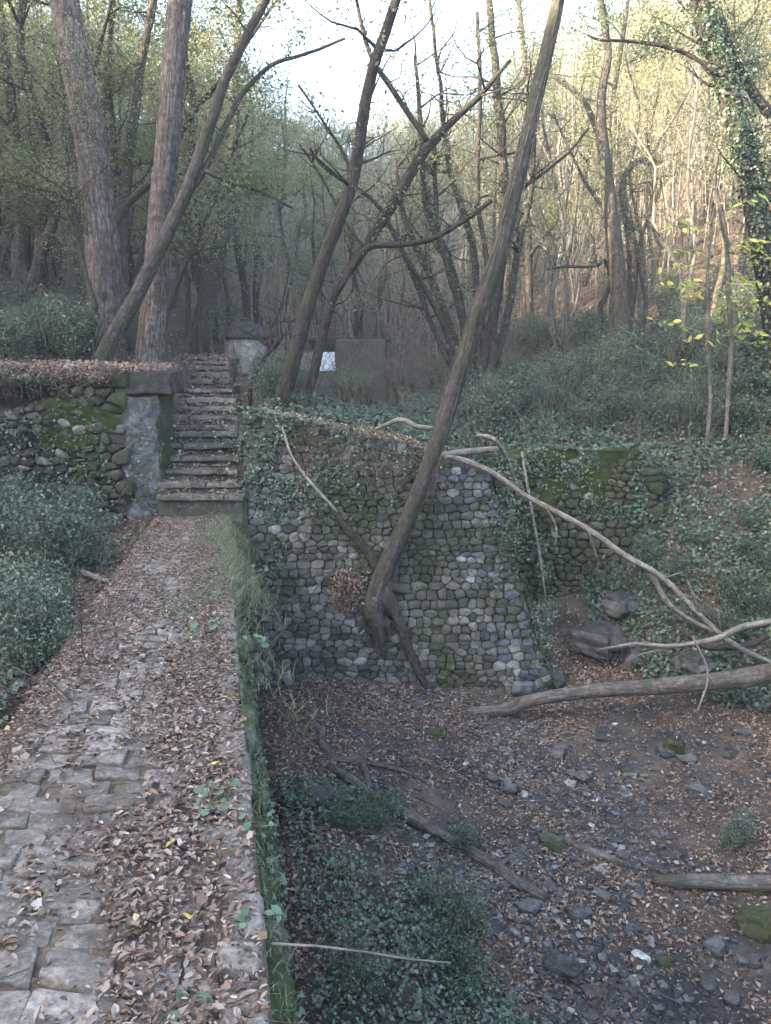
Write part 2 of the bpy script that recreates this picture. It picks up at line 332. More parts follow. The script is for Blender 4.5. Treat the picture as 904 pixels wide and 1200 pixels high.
LOW = [(-1.45, 0, -.15), (-1.6, 2, -.32), (-2.5, 6, -.55), (-3.6, 11, -.9), (-2.6, 2, -.9), (-3.3, 4, -1.0), (-4.4, 7, -1.15), (-5, 9, -1.2), (-5, 11.5, -1.0), (-8, 12, -.9), (-8, 6, -1.9), (-12, 2, -2), (-14, 10, -.5),
       (-1.3, -4, 0), (-4, -4, -.5)]
RAV = [(-1.9, 11.8, -3.5), (.5, 11.8, -3.55), (2.6, 11.8, -3.65), (-1.3, 10, -3.35), (0.2, 9.3, -3.7), (2, 9, -3.85), (3.4, 6, -4.05), (1.4, 6, -4.05), (-.2, 6, -3.55), (-.6, 7.5, -3.3), (.3, 7.5, -3.6), (4, 9, -3.75),
       (5, 8.5, -3.7), (0, 3, -3.7), (2, 2, -4.2), (4, 2, -4.1), (1, -6, -4.4), (0.5, 8, -3.8), (3, 10.7, -3.7)]
def rbf(pts):
    P = np.array(pts, float); n = len(P); D = np.linalg.norm(P[:, None, :2] - P[None, :, :2], axis=-1)
    A = np.zeros((n + 1, n + 1)); A[:n, :n] = D; A[n, :n] = 1; A[:n, n] = 1
    c = np.linalg.solve(A, np.r_[P[:, 2], 0])
    def f(x, y):
        x = np.asarray(x, float); s = np.full(x.shape, c[n])
        for i in range(n): s = s + c[i] * np.hypot(x - P[i, 0], y - P[i, 1])
        return s
    return f
fU = rbf(UP + BANK); fL = rbf(LOW); fR = rbf(RAV + BANK)
YS = [12.1 + .3 * k for k in range(16)]
SY = [(580.6, 183.8, 286), (566, 185, 286.5), (550, 189, 285.5), (534.8, 190, 285), (519.6, 179, 295.6), (506.4, 184, 294.7), (498, 197.5, 281), (487, 199, 279), (476, 200, 278), (466.4, 201, 277),
      (455, 202, 273), (445, 202, 270), (436, 203, 269), (428.5, 204, 269), (422.5, 204, 269), (417.5, 203, 270)]
STEPS = [(G(a, y, Y), G(b, y, Y)) for (y, a, b), Y in zip(SY, YS)]
STZ = np.array([s[0][2] for s in STEPS])
def hraw(x, y):
    x = np.asarray(x, float); y = np.asarray(y, float)
    up = fU(x, y); pc = (path_l(y) + path_r(y)) / 2
    low = fL(x, y); rav = fR(x, y)
    t = sst(-.3, .3, x - pc); t = np.where(y > 12.3, sst(-.2, .2, x + 3.0), t)
    lo = low * (1 - t) + rav * t
    wl = np.interp(x, [-3, 1.3, 2.0, 4.4, 5.2], [12.95, 12.95, 14.2, 14.2, 14.0]); wd = np.interp(x, [4.2, 5.4], [.12, 1.6])
    u = sst(-1, 1, (y - wl) / wd)
    z = lo * (1 - u) + up * u
    st = (x > -4.0) & (x < -2.15) & (y > 12.3) & (y < 17.4)
    z = np.where(st, np.minimum(z, np.interp(y, YS, STZ) - .3), z)
    # unseen ridge added behind left of the camera to block the low sun
    s = -(SUN_H[0] * x + SUN_H[1] * y)
    z = z + sst(-6, -42, s) * (27 + 4 * fbm(x * .05, y * .05))
    return z
def H(x, y):
    x = np.asarray(x, float); y = np.asarray(y, float)
    far = sst(14, 30, np.hypot(x, y - 8))
    pth = (x > path_l(y) - .15) & (x < path_r(y) + .35) & (y < 12.4)
    d = (.16 * fbm(x * .9, y * .9, 4) + .05 * fbm(x * 5, y * 5, 2)) + far * .8 * fbm(x * .15, y * .15)
    return hraw(x, y) + np.where(pth, np.minimum(d, 0) - .05, d)
def Hn(x, y):
    e = .08; n = np.stack([-(H(x + e, y) - H(x - e, y)) / (2 * e), -(H(x, y + e) - H(x, y - e)) / (2 * e), np.ones_like(np.asarray(x, float))], -1)
    return n / np.linalg.norm(n, axis=-1, keepdims=True)
def hit(px, py, y0=2.0, y1=90):
    """where the ray through a picture point meets the ground"""
    Y = np.arange(y0, y1, .04); d = ray(px, py); t = Y / d[1]
    P = np.stack([d[0] * t, Y, CAMZ + d[2] * t], -1); g = H(P[:, 0], P[:, 1]); k = np.where(P[:, 2] < g)[0]
    return P[k[0]] if len(k) else P[-1]
def spread_axis(lo, hi, f0, f1, step, grow, cap):
    a = list(np.arange(f0, f1 + step / 2, step)); s = step; x = f1
    while x < hi: s = min(s * grow, cap); x += s; a.append(x)
    s = step; x = f0; b = []
    while x > lo: s = min(s * grow, cap); x -= s; b.append(x)
    return np.array(b[::-1] + a)
xs = spread_axis(-62, 62, -7, 8, .1, 1.12, 3.0); ys = spread_axis(-40, 92, 1.0, 17.5, .1, 1.10, 3.5)
XX, YY = np.meshgrid(xs, ys, indexing='ij'); ZZ = H(XX, YY)
i, j = np.meshgrid(np.arange(len(xs) - 1), np.arange(len(ys) - 1), indexing='ij')
b = (i * len(ys) + j); Q = np.stack([b, b + len(ys), b + len(ys) + 1, b + 1], -1).reshape(-1, 4)
cx = (xs[i] + .05).ravel(); cy = (ys[j] + .05).ravel()
bedm = (cx > path_r(cy) + .2) & (cy < 12.6) & (cy > -6) & (cx < 6.2 + .0 * cy) & (H(cx, cy) < -2.9)
GV = np.stack([XX, YY, ZZ], -1).reshape(-1, 3)
def sub(Qm):
    u, inv = np.unique(Qm, return_inverse=True); return GV[u], inv.reshape(-1, 4)
v, q = sub(Q[~bedm]); tag(build('forest_floor', v, [q], m_soil, smooth=True), kind='structure')
v, q = sub(Q[bedm]); tag(build('streambed', v, [q], m_bed, smooth=True), kind='structure')

# ------------------------------------------------------------------ voronoi masonry
def clip(poly, n, d):
    out = []; m = len(poly)
    for k in range(m):
        a, c = poly[k], poly[(k + 1) % m]; da = a @ n - d; dc = c @ n - d
        if da <= 0: out.append(a)
        if (da < 0) != (dc < 0) and da != dc: out.append(a + (c - a) * (da / (da - dc)))
    return np.array(out) if len(out) >= 3 else None
def vor_cells(P, lim, gap, an=1.35):
    P = np.asarray(P, float) * [1, an]; res = []; lim = lim * 1.15
    for k in range(len(P)):
        c = P[k]; D = np.hypot(*(P - c).T); near = np.argsort(D)[1:16]; near = near[D[near] < lim * 2.5]
        poly = np.array([[-lim, -lim], [lim, -lim], [lim, lim], [-lim, lim]]) + c
        for q in near:
            dv = P[q] - c; L = np.linalg.norm(dv); nn = dv / L; poly = clip(poly, nn, nn @ c + L / 2 - gap * (.6 + .8 * rng.random()))
            if poly is None: break
        if poly is None or len(poly) < 3: continue
        q = []
        for a in range(len(poly)):
            p0, p1 = poly[a], poly[(a + 1) % len(poly)]; q += [p0 * .83 + p1 * .17, p0 * .17 + p1 * .83]
        q = np.array(q) / [1, an]; res.append((q.mean(0), q))
    return res
def rows(u0, u1, v0, v1, rh, sw, jit=.22):
    P = []; v = v0 + rh / 2; k = 0
    while v < v1:
        h = rh * random.uniform(.7, 1.4); u = u0 + random.uniform(0, sw) ; 
        while u < u1:
            ww = sw * random.choice((random.uniform(.5, 1.1), random.uniform(.8, 1.8)))
            P.append((u + ww / 2, v + random.uniform(-jit, jit) * rh + .35 * rh * math.sin(u * 1.3 + k * .4))); u += ww
        v += h; k += 1
    return np.array(P)
def stones(mb, cells, surf, hgt=.05, rnd=.02, prof=((1.0, -.04), (1.0, .35), (.93, .78), (.72, 1.0)), tip=1.02, hvar=.4):
    """surf(u, v, h) -> xyz array"""
    for c, poly in cells:
        h = hgt * random.uniform(1 - hvar, 1 + hvar); m = len(poly); V = []
        tx, ty = random.uniform(-.25, .25), random.uniform(-.25, .25)
        for s, z in prof:
            q = c + (poly - c) * s; d = (q - c)
            hh = z * h + (d @ np.array([tx, ty])) * min(z, 1) * .5 + (rnd * (rng.random(m) - .5) if z > .3 else 0)
            V.append(np.column_stack([q, hh]))
        V.append(np.array([[c[0], c[1], h * tip]])); V = np.vstack(V)
        W = surf(V[:, 0], V[:, 1], V[:, 2]); k = len(prof); a = np.arange(m); b2 = (a + 1) % m
        Qs = np.vstack([np.stack([r * m + a, r * m + b2, (r + 1) * m + b2, (r + 1) * m + a], -1) for r in range(k - 1)])
        Ts = np.stack([(k - 1) * m + a, (k - 1) * m + b2, np.full(m, k * m)], -1)
        mb.add(W, Ts, Qs)

# ------------------------------------------------------------------ the cobbled check dam wall
def cw_front(z): return 11.85 + (z + 3.7) * (.65 / 4.3)
def cw_top(x): return np.interp(x, [-2.4, -2.1, -1.2, .4, .95, 1.75], [.90, .86, .66, .36, .12, -.14])
def cw_right(z): return np.interp(z, [-3.8, -3.0, -.1, .6], [2.92, 2.6, 1.76, 1.5])
def wsurf(u, v, h):
    f = cw_front(v) + .05 * fbm(u * 1.1, v * 1.1, 3) + .25 * np.maximum(u - (cw_right(v) - .35), 0)
    return np.stack([u, f - h, v], -1)
cobble = empty('cobble_wall', (0, 12.4, -3.6), 'tall battered retaining wall of rounded grey cobbles across the ravine, pale stones down its right corner', 'wall')
def P0(o): return np.array(o.location)
pts = rows(-2.3, 3.1, -3.9, 1.0, .112, .17, .2)
ok = (pts[:, 1] < cw_top(pts[:, 0]) - .03) & (pts[:, 0] < cw_right(pts[:, 1]) - .02)
cells = vor_cells(pts, .15, .004)
cells = [c for c in cells if c[0][1] < cw_top(c[0][0]) - .06 and c[0][0] < cw_right(c[0][1]) - .06]
def pale(c):
    lo = np.interp(c[1], [-3.7, -2, -.2], [1.95, 1.45, 1.1]) + .25 * math.sin(c[1] * 5)
    return c[0] > lo and (random.random() < .36)
mbA, mbB = MB(), MB(); pf = [pale(c[0]) for c in cells]; WP = ((1.0, -.3), (1.0, .5), (.965, .88), (.86, 1.0))
stones(mbA, [c for c, k in zip(cells, pf) if not k], wsurf, .05, .028, WP)
stones(mbB, [c for c, k in zip(cells, pf) if k], wsurf, .05, .028, WP)
a = mbA.build('stone_facing', m_wall, cobble, origin=P0(cobble)); tag(a, 'rounded grey cobble facing')
a = mbB.build('corner_stones', m_quoin, cobble, origin=P0(cobble)); tag(a, 'pale bluish corner stones')
# side return of the buttress, stones too
def rsurf(u, v, h): return np.stack([cw_right(v) - .03 + .10 * (u - 12) * .3 + h, u, v], -1)
pts = rows(11.9, 14.2, -3.9, .1, .19, .26); mbA = MB(); cs = [c for c in vor_cells(pts, .2, .01) if c[0][0] > cw_front(c[0][1]) + .05 and c[0][1] < -.2]
stones(mbA, cs, rsurf, .06, .02); mbA.build('side_facing', m_mossw, cobble, origin=P0(cobble))
# core
mbC = MB(); zs = np.linspace(-4.2, 1.0, 24); us = np.linspace(-2.42, 3.0, 30)
V = []
for u in us:
    for z in zs:
        zz = min(z, float(cw_top(u)) - .05); uu = min(u, float(cw_right(zz)) - .06)
        V.append([uu, float(cw_front(zz)) + .035, zz])
nz = len(zs); V = np.array(V); Vb = V.copy(); Vb[:, 1] = 13.35 + .9 * sst(1.2, 2, Vb[:, 0])
ii, jj = np.meshgrid(np.arange(len(us) - 1), np.arange(nz - 1), indexing='ij'); b = (ii * nz + jj).ravel()
Qf = np.stack([b, b + nz, b + nz + 1, b + 1], -1); off = len(V); e = (np.arange(len(us) - 1) * nz + nz - 1)
Qt = np.stack([e, e + nz, e + nz + off, e + off], -1); r_ = (len(us) - 1) * nz + np.arange(nz - 1); Qr = np.stack([r_, r_ + off, r_ + 1 + off, r_ + 1], -1)
l_ = np.arange(nz - 1); Ql = np.stack([l_, l_ + 1, l_ + 1 + off, l_ + off], -1)
mbC.add(np.vstack([V, Vb]), (), np.vstack([Qf, Qt, Qr, Ql, (Qf + off)[:, ::-1]])); mbC.build('wall_core', m_core, cobble, origin=P0(cobble))

# mossy wall set back on the right
mossw = empty('mossy_wall', (3, 13.8, -3.6), 'green mossy stone wall set back to the right of the cobbled wall', 'wall')
def msurf(u, v, h): return np.stack([u, 13.62 + (v + 3.6) * .06 + .12 * fbm(u * .9, v * .9 + 5, 3) - h, v], -1)
def mw_top(x): return .12 + .05 * np.sin(np.asarray(x) * 3)
pts = rows(1.0, 4.7, -3.9, .2, .13, .19); mbA = MB(); stones(mbA, [c for c in vor_cells(pts, .22, .01) if c[0][1] < .05], msurf, .06, .03)
mbA.build('stone_facing', m_mossw, mossw, origin=P0(mossw))
mbA = MB(); rough_box(mbA, (1.0, 13.78, -4.1), (4.75, 14.5, .10), .12, .12, 2, .08); mbA.build('wall_core', m_moss, mossw, origin=P0(mossw))

# left retaining wall
leftw = empty('rubble_wall', (-7, 12.5, -1), 'crumbling rubble retaining wall left of the steps, moss patch and dark hollow under its top', 'wall')
def hollow(u, v): return np.exp(-(((u + 6.1) / .75) ** 2 + ((v - 1.18) / .20) ** 2) ** 2)
def lsurf(u, v, h): return np.stack([u, 12.45 + .15 * fbm(u * 1.2, v * 1.2 + 3, 3) + hollow(u, v) * .6 - h, v], -1)
pts = rows(-10, -4.45, -1.4, 1.5, .13, .2, .35); mbA = MB()
cs = [c for c in vor_cells(pts, .17, .012) if c[0][1] < 1.32 + .1 * math.sin(c[0][0] * 4) and hollow(*c[0]) < .3]
stones(mbA, cs, lsurf, .07, .04, hvar=.7); mbA.build('stone_facing', m_leftw, leftw, origin=P0(leftw))
mbA = MB(); n1, n2 = 90, 40; uu, vv = np.meshgrid(np.linspace(-10, -3.78, n1), np.linspace(-1.5, 1.45, n2), indexing='ij')
V = lsurf(uu, vv, -.03).reshape(-1, 3); ii, jj = np.meshgrid(np.arange(n1 - 1), np.arange(n2 - 1), indexing='ij'); b = (ii * n2 + jj).ravel()
Qf = np.stack([b, b + n2, b + n2 + 1, b + 1], -1); Vb = V + np.array([0, 1.0, 0]); Vb[:, 1] = 13.5; off = len(V); e = np.arange(n1 - 1) * n2 + n2 - 1
Qt = np.stack([e, e + n2, e + n2 + off, e + off], -1); r_ = (n1 - 1) * n2 + np.arange(n2 - 1); Qr = np.stack([r_, r_ + off, r_ + 1 + off, r_ + 1], -1)
mbA.add(np.vstack([V, Vb]), (), np.vstack([Qf, Qt, Qr, (Qf + off)[:, ::-1]])); mbA.build('wall_core', m_core, leftw, origin=P0(leftw))
a0 = G(138, 470, 12.4); a1 = G(196, 470, 12.3)
mbA = MB(); pr = G(184.5, 520, 12.3)[0]; rough_box(mbA, (a0[0] + .03, 12.43, -1.3), (pr, 12.62, 1.14), .04, .10, 3, .04); tag(mbA.build('render_panel', m_plaster, leftw, origin=P0(leftw)), 'bluish grey patch of old render')
pq = G(205, 520, 12.5)[0]; mbA = MB(); rough_box(mbA, (pr - .10, 12.50, -1.3), (pr + .0, 13.4, 1.18), .05, .06, 8, .03); mbA.build('wall_end', m_edge, leftw, origin=P0(leftw))
b0 = G(130, 432, 12.3); mbA = MB(); rough_box(mbA, (b0[0], 12.41, 1.16), (-3.42, 13.2, 1.52), .045, .06, 7, .035); tag(mbA.build('coping', m_conc, leftw, origin=P0(leftw)), 'dark stained coping block')
# root mat overhanging the wall top
mbA = MB(); n1, n2 = 120, 14; uu, tt = np.meshgrid(np.linspace(-10, b0[0], n1), np.linspace(0, 1, n2), indexing='ij')
ov = .28 + .14 * fbm(uu * 1.3, uu * 0, 3); ang = tt * 2.6
V = np.stack([uu, 12.75 - ov * np.sin(ang) * 1.5 + .06 * fbm(uu * 5, tt * 5), 1.42 + .16 * np.cos(ang) + .10 * fbm(uu * 3, tt * 4) + .12 * fbm(uu * .9, uu * 0 + 3)], -1).reshape(-1, 3)
ii, jj = np.meshgrid(np.arange(n1 - 1), np.arange(n2 - 1), indexing='ij'); b = (ii * n2 + jj).ravel()
mbA.add(V, (), np.stack([b, b + n2, b + n2 + 1, b + 1], -1)); mbA.build('earth_lip', m_soil, leftw, origin=P0(leftw), smooth=True)
# moss cushion on it
mbA = MB(); c = G(88, 500, 12.3); rock(mbA, (c[0] + .0, 12.44, c[2]), .60, (1.05, .14, .66), 4, 40, 1.1); tag(mbA.build('moss_cushion', m_moss, leftw, origin=P0(leftw), smooth=True), 'thick olive moss cushion')

# ------------------------------------------------------------------ steps
stair = empty('stone_staircase', (STEPS[0][0][0] * .5 + STEPS[0][1][0] * .5, 12.1, -.8), 'steep flight of worn mossy stone steps littered with dry leaves', 'staircase')
for k in range(16):
    a, c = STEPS[k]; zt = a[2]; zb = (STEPS[k - 1][0][2] if k else -.95) - .04
    mbA = MB(); yb = YS[k] + (.55 if k < 15 else 1.2)
    rough_box(mbA, (a[0] + .02, YS[k] + .01, zt - .10), (c[0] - .02, yb, zt - .03), .07, .03, k * 3.1, .028)
    mbT = MB(); nn = 2 + k % 3; cuts = [0] + sorted(rng.uniform(.2, .8, nn - 1)) + [1]
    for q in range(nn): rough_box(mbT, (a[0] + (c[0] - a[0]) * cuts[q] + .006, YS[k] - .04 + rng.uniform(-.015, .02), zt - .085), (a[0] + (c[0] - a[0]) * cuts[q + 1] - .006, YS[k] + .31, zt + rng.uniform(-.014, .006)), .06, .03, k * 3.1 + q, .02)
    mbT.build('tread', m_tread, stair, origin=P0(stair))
    hw = .05
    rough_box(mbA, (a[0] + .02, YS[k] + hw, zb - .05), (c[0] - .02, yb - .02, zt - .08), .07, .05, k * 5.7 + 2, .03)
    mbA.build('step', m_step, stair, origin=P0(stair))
mbA = MB()
for k in range(0, 16, 2):    # cheek walls that carry the flight
    a, c = STEPS[k]; zt = STEPS[min(k + 1, 15)][0][2] - .10
    rough_box(mbA, (c[0] - .12, YS[k] + .08, -3.9 if k < 2 else -.9), (c[0] + .03, YS[k] + .75, zt), .09, .04, k + 30, .03)
    rough_box(mbA, (a[0] - .03, YS[k] + .08, -1.2), (a[0] + .12, YS[k] + .75, zt), .09, .04, k + 60, .03)
mbA.build('cheek_wall', m_edge, stair, origin=P0(stair))

# ------------------------------------------------------------------ the path on its causeway
yy = np.linspace(-2, 12.25, 150); tt = np.linspace(0, 1, 16)
YY2, TT2 = np.meshgrid(yy, tt, indexing='ij'); XX2 = path_l(YY2) - .12 + (path_r(YY2) - .06 - path_l(YY2) + .12) * TT2
def path_surf(X, Y):
    return path_z(Y) + .035 * fbm(X * 2.2, Y * 2.2, 3) - .05 * sst(.85, 1.1, np.abs((X - (path_l(Y) + path_r(Y)) / 2) / .62))
V = np.stack([XX2, YY2, path_surf(XX2, YY2)], -1)
nT = len(tt); ring = [V[:, k] for k in range(nT)]
side = V[:, -1].copy(); side[:, 0] += .005; side[:, 2] -= .05; low_ = side.copy(); low_[:, 0] += .10; low_[:, 2] = -4.4
ls = V[:, 0].copy(); ls[:, 0] -= .15; ls[:, 2] -= .7
W = np.stack([ls] + ring + [side, low_], 1); n2 = W.shape[1]
ii, jj = np.meshgrid(np.arange(len(yy) - 1), np.arange(n2 - 1), indexing='ij'); b = (ii * n2 + jj).ravel()
tag(build('path_bed', W.reshape(-1, 3), [np.stack([b, b + 1, b + n2 + 1, b + n2], -1)], m_pathsoil), kind='structure')
def psurf(u, v, h): # u across from the left edge (0..1.2), v along Y
    X = path_l(v) + .03 + u * (path_r(v) - path_l(v) - .1) / 1.2; return np.stack([X, v, path_surf(X, v) + h], -1)
cells = []; yk = .25; prs = random.Random(5)
while yk < 12.1:
    d = prs.uniform(.11, .20); u = prs.uniform(-.25, .0); sk = prs.uniform(-.04, .04)
    while u < 1.05:
        ww = prs.uniform(.15, .31); u2 = min(u + ww, 1.06)
        if u2 > .12 and u2 - max(u, 0) > .08 and prs.random() < .99:
            j = lambda a: a + prs.uniform(-.018, .018)
            u_ = max(u, 0.0); f = lambda x: sk * (x - .5) + .02 * math.sin(x * 7 + yk * 3)
            q = np.array([[j(u_), j(yk + f(u_))], [j((u_ + u2) / 2), j(yk + f((u_ + u2) / 2))], [j(u2 - .012), j(yk + f(u2))], [j(u2 - .012), j(yk + d - .016 + f(u2))], [j((u_ + u2) / 2), j(yk + d - .016 + f((u_ + u2) / 2))], [j(u_), j(yk + d - .016 + f(u_))]])
            p_ = []
            for a_ in range(6):
                p0, p1 = q[a_], q[(a_ + 1) % 6]; p_ += [p0 * .92 + p1 * .08, p0 * .08 + p1 * .92]
            cells.append((q.mean(0), np.array(p_)))
        u = u2 + .002
    yk += d
mbA = MB(); stones(mbA, cells, psurf, .012, .006, prof=((1.0, -.9), (1.0, .55), (.98, .9), (.90, 1.0)), tip=1.0, hvar=.6)
tag(mbA.build('path_paving', m_paver), kind='structure')
mbA = MB(); kp = [(1.14 + random.uniform(-.015, .015), y) for y in np.cumsum(np.random.default_rng(4).uniform(.13, .27, 60)) + .4 if y < 12]
cs = []
for (u, y), (_, y2) in zip(kp[:-1], kp[1:]):
    hh = (y2 - y) / 2 - .008; c = np.array([u, (y + y2) / 2]); q = np.array([[-.075, -hh * .8], [-.06, -hh], [.055, -hh], [.07, -hh * .7], [.072, hh * .75], [.05, hh], [-.05, hh], [-.075, hh * .8]]) + c; cs.append((c, q))
stones(mbA, cs, psurf, .026, .008, hvar=.5); tag(mbA.build('path_kerb', m_paver), kind='structure')
cwall = MB()
def csurf(u, v, h): X = path_r(u) - .075 + .03 * (-v); return np.stack([X + h, u, v], -1)
pts = rows(.2, 12.0, -4.2, 0, .2, .3); stones(cwall, [c for c in vor_cells(pts, .22, .01) if c[0][1] < path_z(c[0][0]) - .06], csurf, .06, .02)
tag(cwall.build('causeway_wall', m_edge), 'mossy stone side wall dropping from the right edge of the path into the ravine', 'wall')

# ------------------------------------------------------------------ cistern and shed behind the wall
c = G(288, 417, 20); ztop = G(288, 395, 20)[2]; zk = G(288, 373, 20)[2]; zd = G(288, 381, 20)[2]; R0 = .53
cis = empty('water_cistern', (c[0], 20, 1.0), 'small round plastered cistern with domed cap and knob, beyond the top of the steps', 'cistern')
def lathe(prof, seg=40, cx=0, cy=0):
    a = np.linspace(0, 2 * np.pi, seg, endpoint=False); P = np.array(prof)
    V = np.stack([cx + P[:, 0:1] * np.cos(a), cy + P[:, 0:1] * np.sin(a), np.repeat(P[:, 1:2], seg, 1)], -1); m = len(P)
    i, j = np.meshgrid(np.arange(m - 1), np.arange(seg), indexing='ij'); j2 = (j + 1) % seg
    return V.reshape(-1, 3), np.stack([i * seg + j, i * seg + j2, (i + 1) * seg + j2, (i + 1) * seg + j], -1).reshape(-1, 4)
mbA = MB(); V, Q = lathe([(0.001, ztop), (R0, ztop), (R0, c[2] + .02), (R0, .2)], 40, c[0], 20); mbA.add(V, (), Q); mbA.build('drum', m_cist, cis, origin=P0(cis))
mbA = MB(); dz = zd - ztop; V, Q = lathe([(R0 + .06, ztop - .05), (R0 + .08, ztop), (R0 + .06, ztop + .05), (R0 * .97, ztop + .09), (R0 * .9, ztop + .09 + dz * .40), (R0 * .75, ztop + .09 + dz * .68), (R0 * .55, ztop + .09 + dz * .86), (R0 * .3, ztop + .09 + dz), (.12, zd + .03), (.11, zd + .10), (.14, zd + .13), (.001, zk)], 40, c[0], 20)
mbA.add(V, (), Q[:, ::-1]); mbA.build('domed_cap', m_conc, cis, origin=P0(cis), smooth=False)
m_green, t, o = M('green_paint'); principled(t, o, mix(t, noise(t, geo_pos(t), 9), (.02, .10, .075), (.04, .16, .12)), .7)
g0 = G(273.5, 415, 19.5); g1 = G(281, 406, 19.5); mbA = MB(); rough_box(mbA, (g0[0], 19.50, g0[2]), (g1[0], 19.62, g1[2]), .05, .004, 1, .008)
tag(mbA.build('hatch', m_green, cis, origin=P0(cis)), 'small green painted hatch')
mbA = MB(); e0 = G(262, 420, 19.7); e1 = G(314, 418, 19.7); rough_box(mbA, (e0[0], 19.55, .2), (e1[0], 20.8, e0[2] + .03), .1, .05, 6, .04); mbA.build('plinth', m_step, cis, origin=P0(cis))

shed = empty('stone_shed', (-2, 22.5, .3), 'low ruined shed with lilac rubble wall and pale blue white shutter behind the curved trunks', 'shed')
m_lilac = stone_mat('lilac_render', [(0, (.20, .17, .22)), (1, (.26, .23, .28))], 9, .2, (.08, .08, .07), .4, patch=1.5)
m_shed = stone_mat('shed_masonry', [(0, (.10, .10, .095)), (1, (.14, .14, .13))], 9, .6, (.07, .08, .055), .4, patch=1.2)
m_shut, t, o = M('pale_shutter'); principled(t, o, mix(t, noise(t, geo_pos(t), 4), (.55, .62, .72), (.75, .80, .86)), .6)
s0 = G(336, 438, 22.5); s1 = G(394, 438, 22.5)
mbA = MB(); rough_box(mbA, (s0[0], 22.5, -.3), (s1[0], 25, s0[2]), .12, .05, 9, .04); mbA.build('rubble_wall', m_lilac, shed, origin=P0(shed))
t0 = G(392, 398, 22.5); mbA = MB(); rough_box(mbA, (s1[0] - .02, 22.42, -.3), (G(452, 400, 22.5)[0], 25, t0[2]), .12, .05, 12, .04)
rough_box(mbA, (s0[0], 22.45, s0[2]), (G(350, 430, 22.5)[0], 25, t0[2]), .12, .04, 13, .04); rough_box(mbA, (s0[0], 24.2, s0[2] + .01), (s1[0], 25, t0[2] - .01), .2, .04, 3); mbA.build('side_wall', m_shed, shed, origin=P0(shed))
p0 = G(374, 436, 22.4); p1 = G(391, 415, 22.4)
for (xa, xb, mm, nm) in ((373, 394, m_shut, 'shutter'), (347, 372.5, m_cist, 'shutter')):
    q0 = G(xa, 436.5, 22.45); q1 = G(xb, 412.5, 22.45); mbA = MB(); rough_box(mbA, (q0[0], 22.5, q0[2]), (q1[0], 22.56, q1[2]), .2, .005, 1, .01); tag(mbA.build(nm, mm, shed, origin=P0(shed)), 'pale blue white shutter' if mm is m_shut else 'greenish weathered shutter')
mbA = MB(); rough_box(mbA, (s0[0] - .1, 22.3, s0[2]), (s1[0] + .1, 22.7, s0[2] + .08), .2, .01, 1, .01); mbA.build('lintel', m_conc, shed, origin=P0(shed))
mbA = MB(); q1 = G(460, 396, 22.3); rough_box(mbA, (s0[0] + .5, 23.6, t0[2] + .005), (q1[0], 25.2, t0[2] + .10), .2, .05, 1, .02); mbA.build('roof', m_conc, shed, origin=P0(shed))
#@@PART2
# ------------------------------------------------------------------ trees drawn from the photograph
def px_pts(L, Y0, dy=0.0, y_top=None):
    """L: (px, py, width px[, Y]); Y goes from Y0 by dy over the length"""
    P, R = [], []; n = len(L)
    for k, q in enumerate(L):
        Y = q[3] if len(q) > 3 else Y0 + dy * k / max(1, n - 1)
        p = G(q[0], q[1], Y); P.append(p); R.append(q[2] / 2 / 900 * (p - [0, 0, CAMZ]) @ np.array([0, CP, -SP]))
    return np.array(P), np.array(R)
def twiggery(mb, C, r, n, L, rs, lo=.3, hi=1.0, up=.6, tips=None, depth=2, seg=4, thick=.35):
    m = len(C)
    for _ in range(n):
        k = int(rs.uniform(lo, hi) * (m - 1)); T = C[min(k + 1, m - 1)] - C[max(k - 1, 0)]; T = T / (np.linalg.norm(T) + 1e-9)
        d = rs.normal(0, 1, 3); d -= T * (d @ T) * .6; d[2] = abs(d[2]) * .5 + up * rs.uniform(.2, 1); d /= np.linalg.norm(d)
        ln = L * rs.uniform(.5, 1.3); P = [C[k]]; e = d.copy()
        for q in range(4):
            e = e + rs.normal(0, .28, 3) + [0, 0, .06]; e /= np.linalg.norm(e); P.append(P[-1] + e * ln / 4)
        r0 = min(r[k] * .6, max(.008, ln * .012 * (1 + thick)))
        CC, rr = tube(mb, np.array(P), np.array([r0, r0 * .75, r0 * .55, r0 * .35, .002]), seg, ln / 8, 0, .05, rs.random() * 50)
        if tips is not None: tips.append(CC[len(CC) // 3:])
        if depth > 1: twiggery(mb, CC, rr, rs.integers(3, 6), ln * .45, rs, .25, 1, up * .6, tips, depth - 1, 3, thick)
def crown(mb, tips, n, size, sig, rs, asp=.5, tmpl=LEAF4):
    if not tips: return
    A = np.vstack(tips); P = A[rs.integers(0, len(A), n)]; cen = A[rs.integers(0, len(A), max(1, n // 28))]
    k = rs.integers(0, len(cen), n); use = rs.random(n) < .65
    P = np.where(use[:, None], cen[k], P) + rs.normal(0, 1, (n, 3)) * sig * np.where(use, 1.0, .5)[:, None]
    leaves(mb, P, np.array([[0, 0, .6]]) + rs.normal(0, .3, (n, 3)), size, asp, tmpl, .8, rs)
